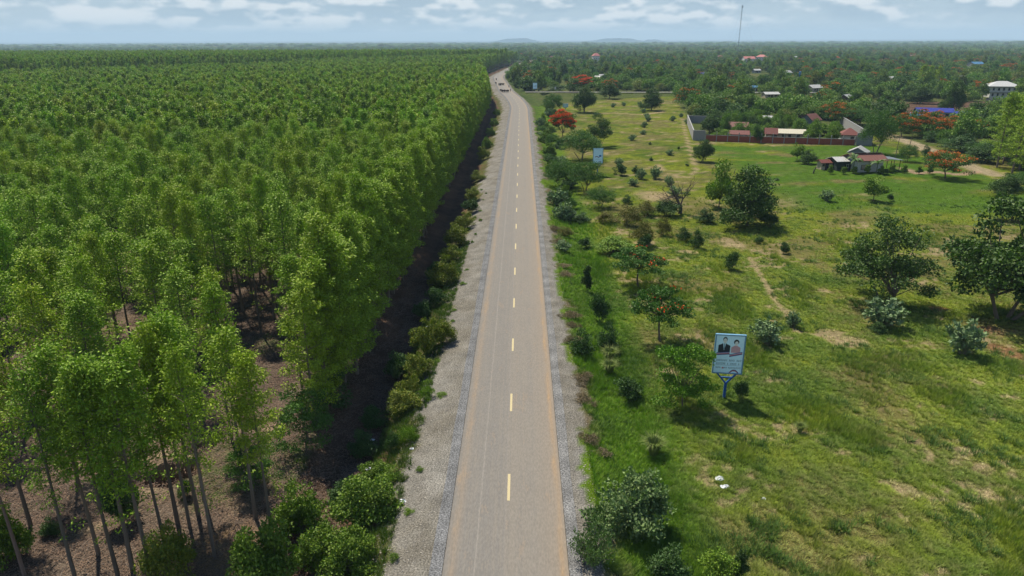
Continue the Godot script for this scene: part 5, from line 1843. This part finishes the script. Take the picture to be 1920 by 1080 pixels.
	["broad", 14.9, -616.1, 11.4, 7.4, "slender dark tree beyond the small billboard"],
	["broad", 23.5, -525.2, 12.4, 12.6, "tall dark tree behind the white post"],
	["broad", 39.0, -642.5, 12.3, 10.5, "very dark tree beyond the white post"],
	["bush_dark", 3.6, -468.2, 6.7, 7.7, "bright bushy tree at the crossroad corner"],
	["bush_dark", 24.1, -457.5, 4.0, 13.8, "low hedge bush at the crossroad"],
	["flame_orange", 57.3, -456.4, 7.9, 11.7, "flame tree with orange top by the ruined roofs"],
	["flame_red", 161.8, -576.3, 5.3, 9.5, "small red flame tree above the blue roofs"],
	["flame_red", 177.1, -483.8, 6.9, 13.0, "red flame tree in the village centre"],
	["flame_orange", 152.6, -394.1, 6.3, 11.2, "orange flame tree before the long white roof"],
	["flame_red", 450.8, -1034.9, 8.7, 12.2, "red flame tree far in the village"],
	["flame_orange", 541.6, -895.3, 7.5, 15.8, "orange flame tree near the pale blue roof"],
	["flame_orange", 371.1, -617.1, 5.2, 9.1, "orange flame tree in the eastern village"],
	["flame_orange", 359.7, -748.9, 7.9, 10.0, "flame tree with orange crown beyond the village road"],
]
const TALL_EUCALYPTUS := [
	[122.0, -176.0, 18.5, 7.0],
	[125.0, -172.0, 20.0, 8.0],
	[121.0, -168.0, 19.0, 8.0],
	[127.0, -181.0, 18.0, 7.0],
	[118.5, -160.0, 18.0, 7.5],
	[123.0, -164.0, 20.0, 8.0],
	[131.0, -186.0, 17.0, 7.0],
	[129.0, -177.0, 19.0, 8.0],
	[250.3, -447.5, 16.5, 6.7],
	[254.8, -447.3, 15.9, 6.0],
	[260.4, -447.2, 15.6, 6.7],
]
const DITCH_SHRUBS := [
	[-9.7, -39.1, 3.4, 4.8, "leafy"],
	[-9.9, -34.3, 3.1, 4.2, "leafy"],
	[-9.5, -47.0, 1.8, 1.5, "dark"],
	[-9.6, -53.1, 2.3, 3.4, "yellow"],
	[-9.1, -59.2, 2.9, 3.1, "yellow"],
	[-8.9, -65.3, 4.0, 3.7, "yellow"],
	[-7.3, -66.2, 2.7, 2.8, "yellow"],
	[-9.5, -79.2, 2.6, 2.9, "dark"],
	[-9.4, -86.5, 4.4, 4.2, "yellow"],
	[-9.5, -96.6, 3.0, 3.6, "yellow"],
	[-9.4, -105.0, 3.9, 4.1, "yellow"],
	[-8.8, -114.9, 3.2, 3.7, "yellow"],
	[-8.7, -126.5, 3.1, 4.0, "dark"],
	[-9.0, -136.5, 3.1, 3.9, "yellow"],
	[-9.4, -159.0, 2.8, 3.8, "yellow"],
	[-9.8, -189.5, 4.1, 4.1, "yellow"],
	[-9.8, -211.5, 3.7, 3.9, "leafy"],
	[-9.7, -240.3, 3.4, 3.7, "leafy"],
	[-9.7, -270.4, 3.2, 3.7, "leafy"],
	[-9.8, -310.9, 3.0, 3.8, "leafy"],
	[-10.1, -42.8, 2.1, 2.8, "leafy"],
	[-8.9, -42.8, 1.2, 2.4, "low"],
	[-8.3, -47.8, 1.5, 2.0, "low"],
	[-7.6, -54.3, 1.4, 1.9, "low"],
	[-9.4, -55.8, 2.5, 2.5, "yellow"],
	[-12.0, -35.2, 2.9, 3.4, "leafy"],
	[-14.6, -32.9, 4.5, 4.5, "leafy"],
	[-16.2, -46.6, 5.2, 5.5, "layer"],
	[-12.0, -40.9, 2.0, 2.3, "dark"],
	[-11.9, -47.4, 2.5, 2.6, "dark"],
	[-20.1, -32.8, 4.1, 3.6, "yellow"],
	[-21.9, -33.7, 1.6, 1.7, "low"],
	[-30.1, -36.5, 1.5, 1.4, "dark"],
	[-26.0, -37.9, 4.5, 2.5, "dark"],
	[-23.0, -40.5, 1.6, 1.1, "dark"],
	[-18.3, -41.1, 4.0, 3.9, "layer"],
	[-14.1, -37.7, 3.8, 4.0, "leafy"],
	[-31.2, -34.1, 4.0, 3.0, "leafy"],
	[-11.9, -51.5, 2.1, 2.3, "dark"],
	[-11.3, -60.6, 2.9, 3.2, "dark"],
	[-11.1, -76.0, 2.7, 2.6, "dark"],
	[-11.1, -89.8, 3.1, 2.7, "dark"],
	[-16.3, -54.2, 3.2, 4.3, "dark"],
]
const CLEARING_TRUNKS := [
	[-26.2, -32.9], [-29.5, -32.8], [-26.0, -34.7], [-23.8, -33.0], [-23.1, -33.5], [-21.9, -33.5], [-21.6, -34.7], [-22.4, -37.8], [-21.2, -37.3], [-21.3, -38.5], [-18.5, -34.6], [-21.5, -40.3], [-21.5, -46.3], [-22.6, -47.6], [-15.3, -36.4], [-17.1, -38.2]
]
const DIRT_ROAD := [Vector2(115.1, -165.8), Vector2(116.2, -177.0), Vector2(118.8, -190.6), Vector2(121.1, -205.3), Vector2(124.4, -223.5), Vector2(125.9, -236.6), Vector2(125.8, -243.7), Vector2(126.5, -252.8)]
const YARD_PATH := [Vector2(112.9, -169.4), Vector2(105.8, -165.2), Vector2(103.8, -169.4), Vector2(97.4, -167.3), Vector2(97.0, -174.0)]
const FOOTPATH := [Vector2(35.2, -98.5), Vector2(34.1, -90.3), Vector2(33.0, -82.8), Vector2(32.5, -78.6), Vector2(32.4, -75.5), Vector2(31.5, -70.7), Vector2(33.9, -69.3), Vector2(36.2, -67.9)]
const FOOTPATH_B := [Vector2(68.3, -293.5), Vector2(58.4, -244.4), Vector2(44.6, -171.1), Vector2(40.5, -161.9), Vector2(34.6, -164.0)]
const FOOTPATH_C := [Vector2(37.6, -187.5), Vector2(35.9, -167.5), Vector2(39.0, -164.0)]
const CROSSROAD := [Vector2(3.4, -445.5), Vector2(25.2, -444.9), Vector2(58.1, -441.6), Vector2(123.7, -439.6), Vector2(183.3, -433.3), Vector2(227.5, -425.4), Vector2(289.6, -419.3)]
const SIDE_TRACK := [Vector2(23.7, -449.7), Vector2(32.0, -502.9), Vector2(40.9, -548.0)]
const MEADOW_TRACK := [Vector2(32.5, -314.2), Vector2(42.3, -316.4), Vector2(53.1, -309.1), Vector2(65.9, -320.9)]
const BROWN_FIELD := [Vector2(143.1, -309.9), Vector2(184.9, -369.9), Vector2(251.5, -375.0), Vector2(218.5, -313.3), Vector2(176.7, -314.0)]
const MEADOW := [Vector2(2.9, -349.1), Vector2(49.2, -394.1), Vector2(90.0, -416.6), Vector2(70.5, -293.4), Vector2(57.3, -227.9), Vector2(104.0, -214.2), Vector2(126.3, -246.7), Vector2(131.3, -243.7), Vector2(114.4, -163.8), Vector2(114.0, -154.1), Vector2(31.4, -33.5), Vector2(1.7, -33.2)]
const BARE := [
	[29.6, -141.2, 8.4, 4.3, "sand"],
	[22.5, -150.0, 2.4, 1.2, "sand"],
	[39.8, -133.8, 2.6, 1.4, "sand"],
	[34.6, -106.3, 3.4, 2.5, "sand"],
	[20.9, -106.2, 3.4, 1.6, "sand"],
	[26.2, -101.2, 3.3, 1.1, "sand"],
	[36.2, -67.9, 3.5, 1.4, "sand"],
	[35.4, -70.0, 2.4, 0.9, "sand"],
	[33.0, -76.4, 1.1, 1.0, "sand"],
	[51.0, -65.3, 2.8, 1.7, "red"],
	[53.2, -70.9, 2.4, 1.1, "red"],
	[51.3, -77.3, 1.9, 0.7, "red"],
	[70.4, -107.9, 1.6, 1.6, "sand"],
	[65.2, -102.5, 2.1, 1.2, "sand"],
	[28.7, -41.8, 1.3, 0.8, "sand"],
	[27.7, -42.7, 1.2, 0.3, "sand"],
	[26.8, -38.8, 0.5, 0.4, "sand"],
	[26.2, -46.5, 1.7, 0.3, "sand"],
	[22.4, -50.4, 1.1, 0.4, "sand"],
	[45.2, -55.6, 1.9, 0.5, "sand"],
	[18.3, -39.3, 0.6, 0.3, "sand"],
	[11.9, -35.6, 0.8, 0.9, "red"],
	[40.2, -83.8, 1.4, 0.8, "sand"],
	[36.3, -46.6, 1.3, 0.3, "sand"],
	[77.3, -157.3, 9.8, 1.9, "dry"],
	[75.6, -196.5, 9.1, 2.4, "dry"],
	[69.3, -183.0, 9.9, 2.1, "dry"],
]
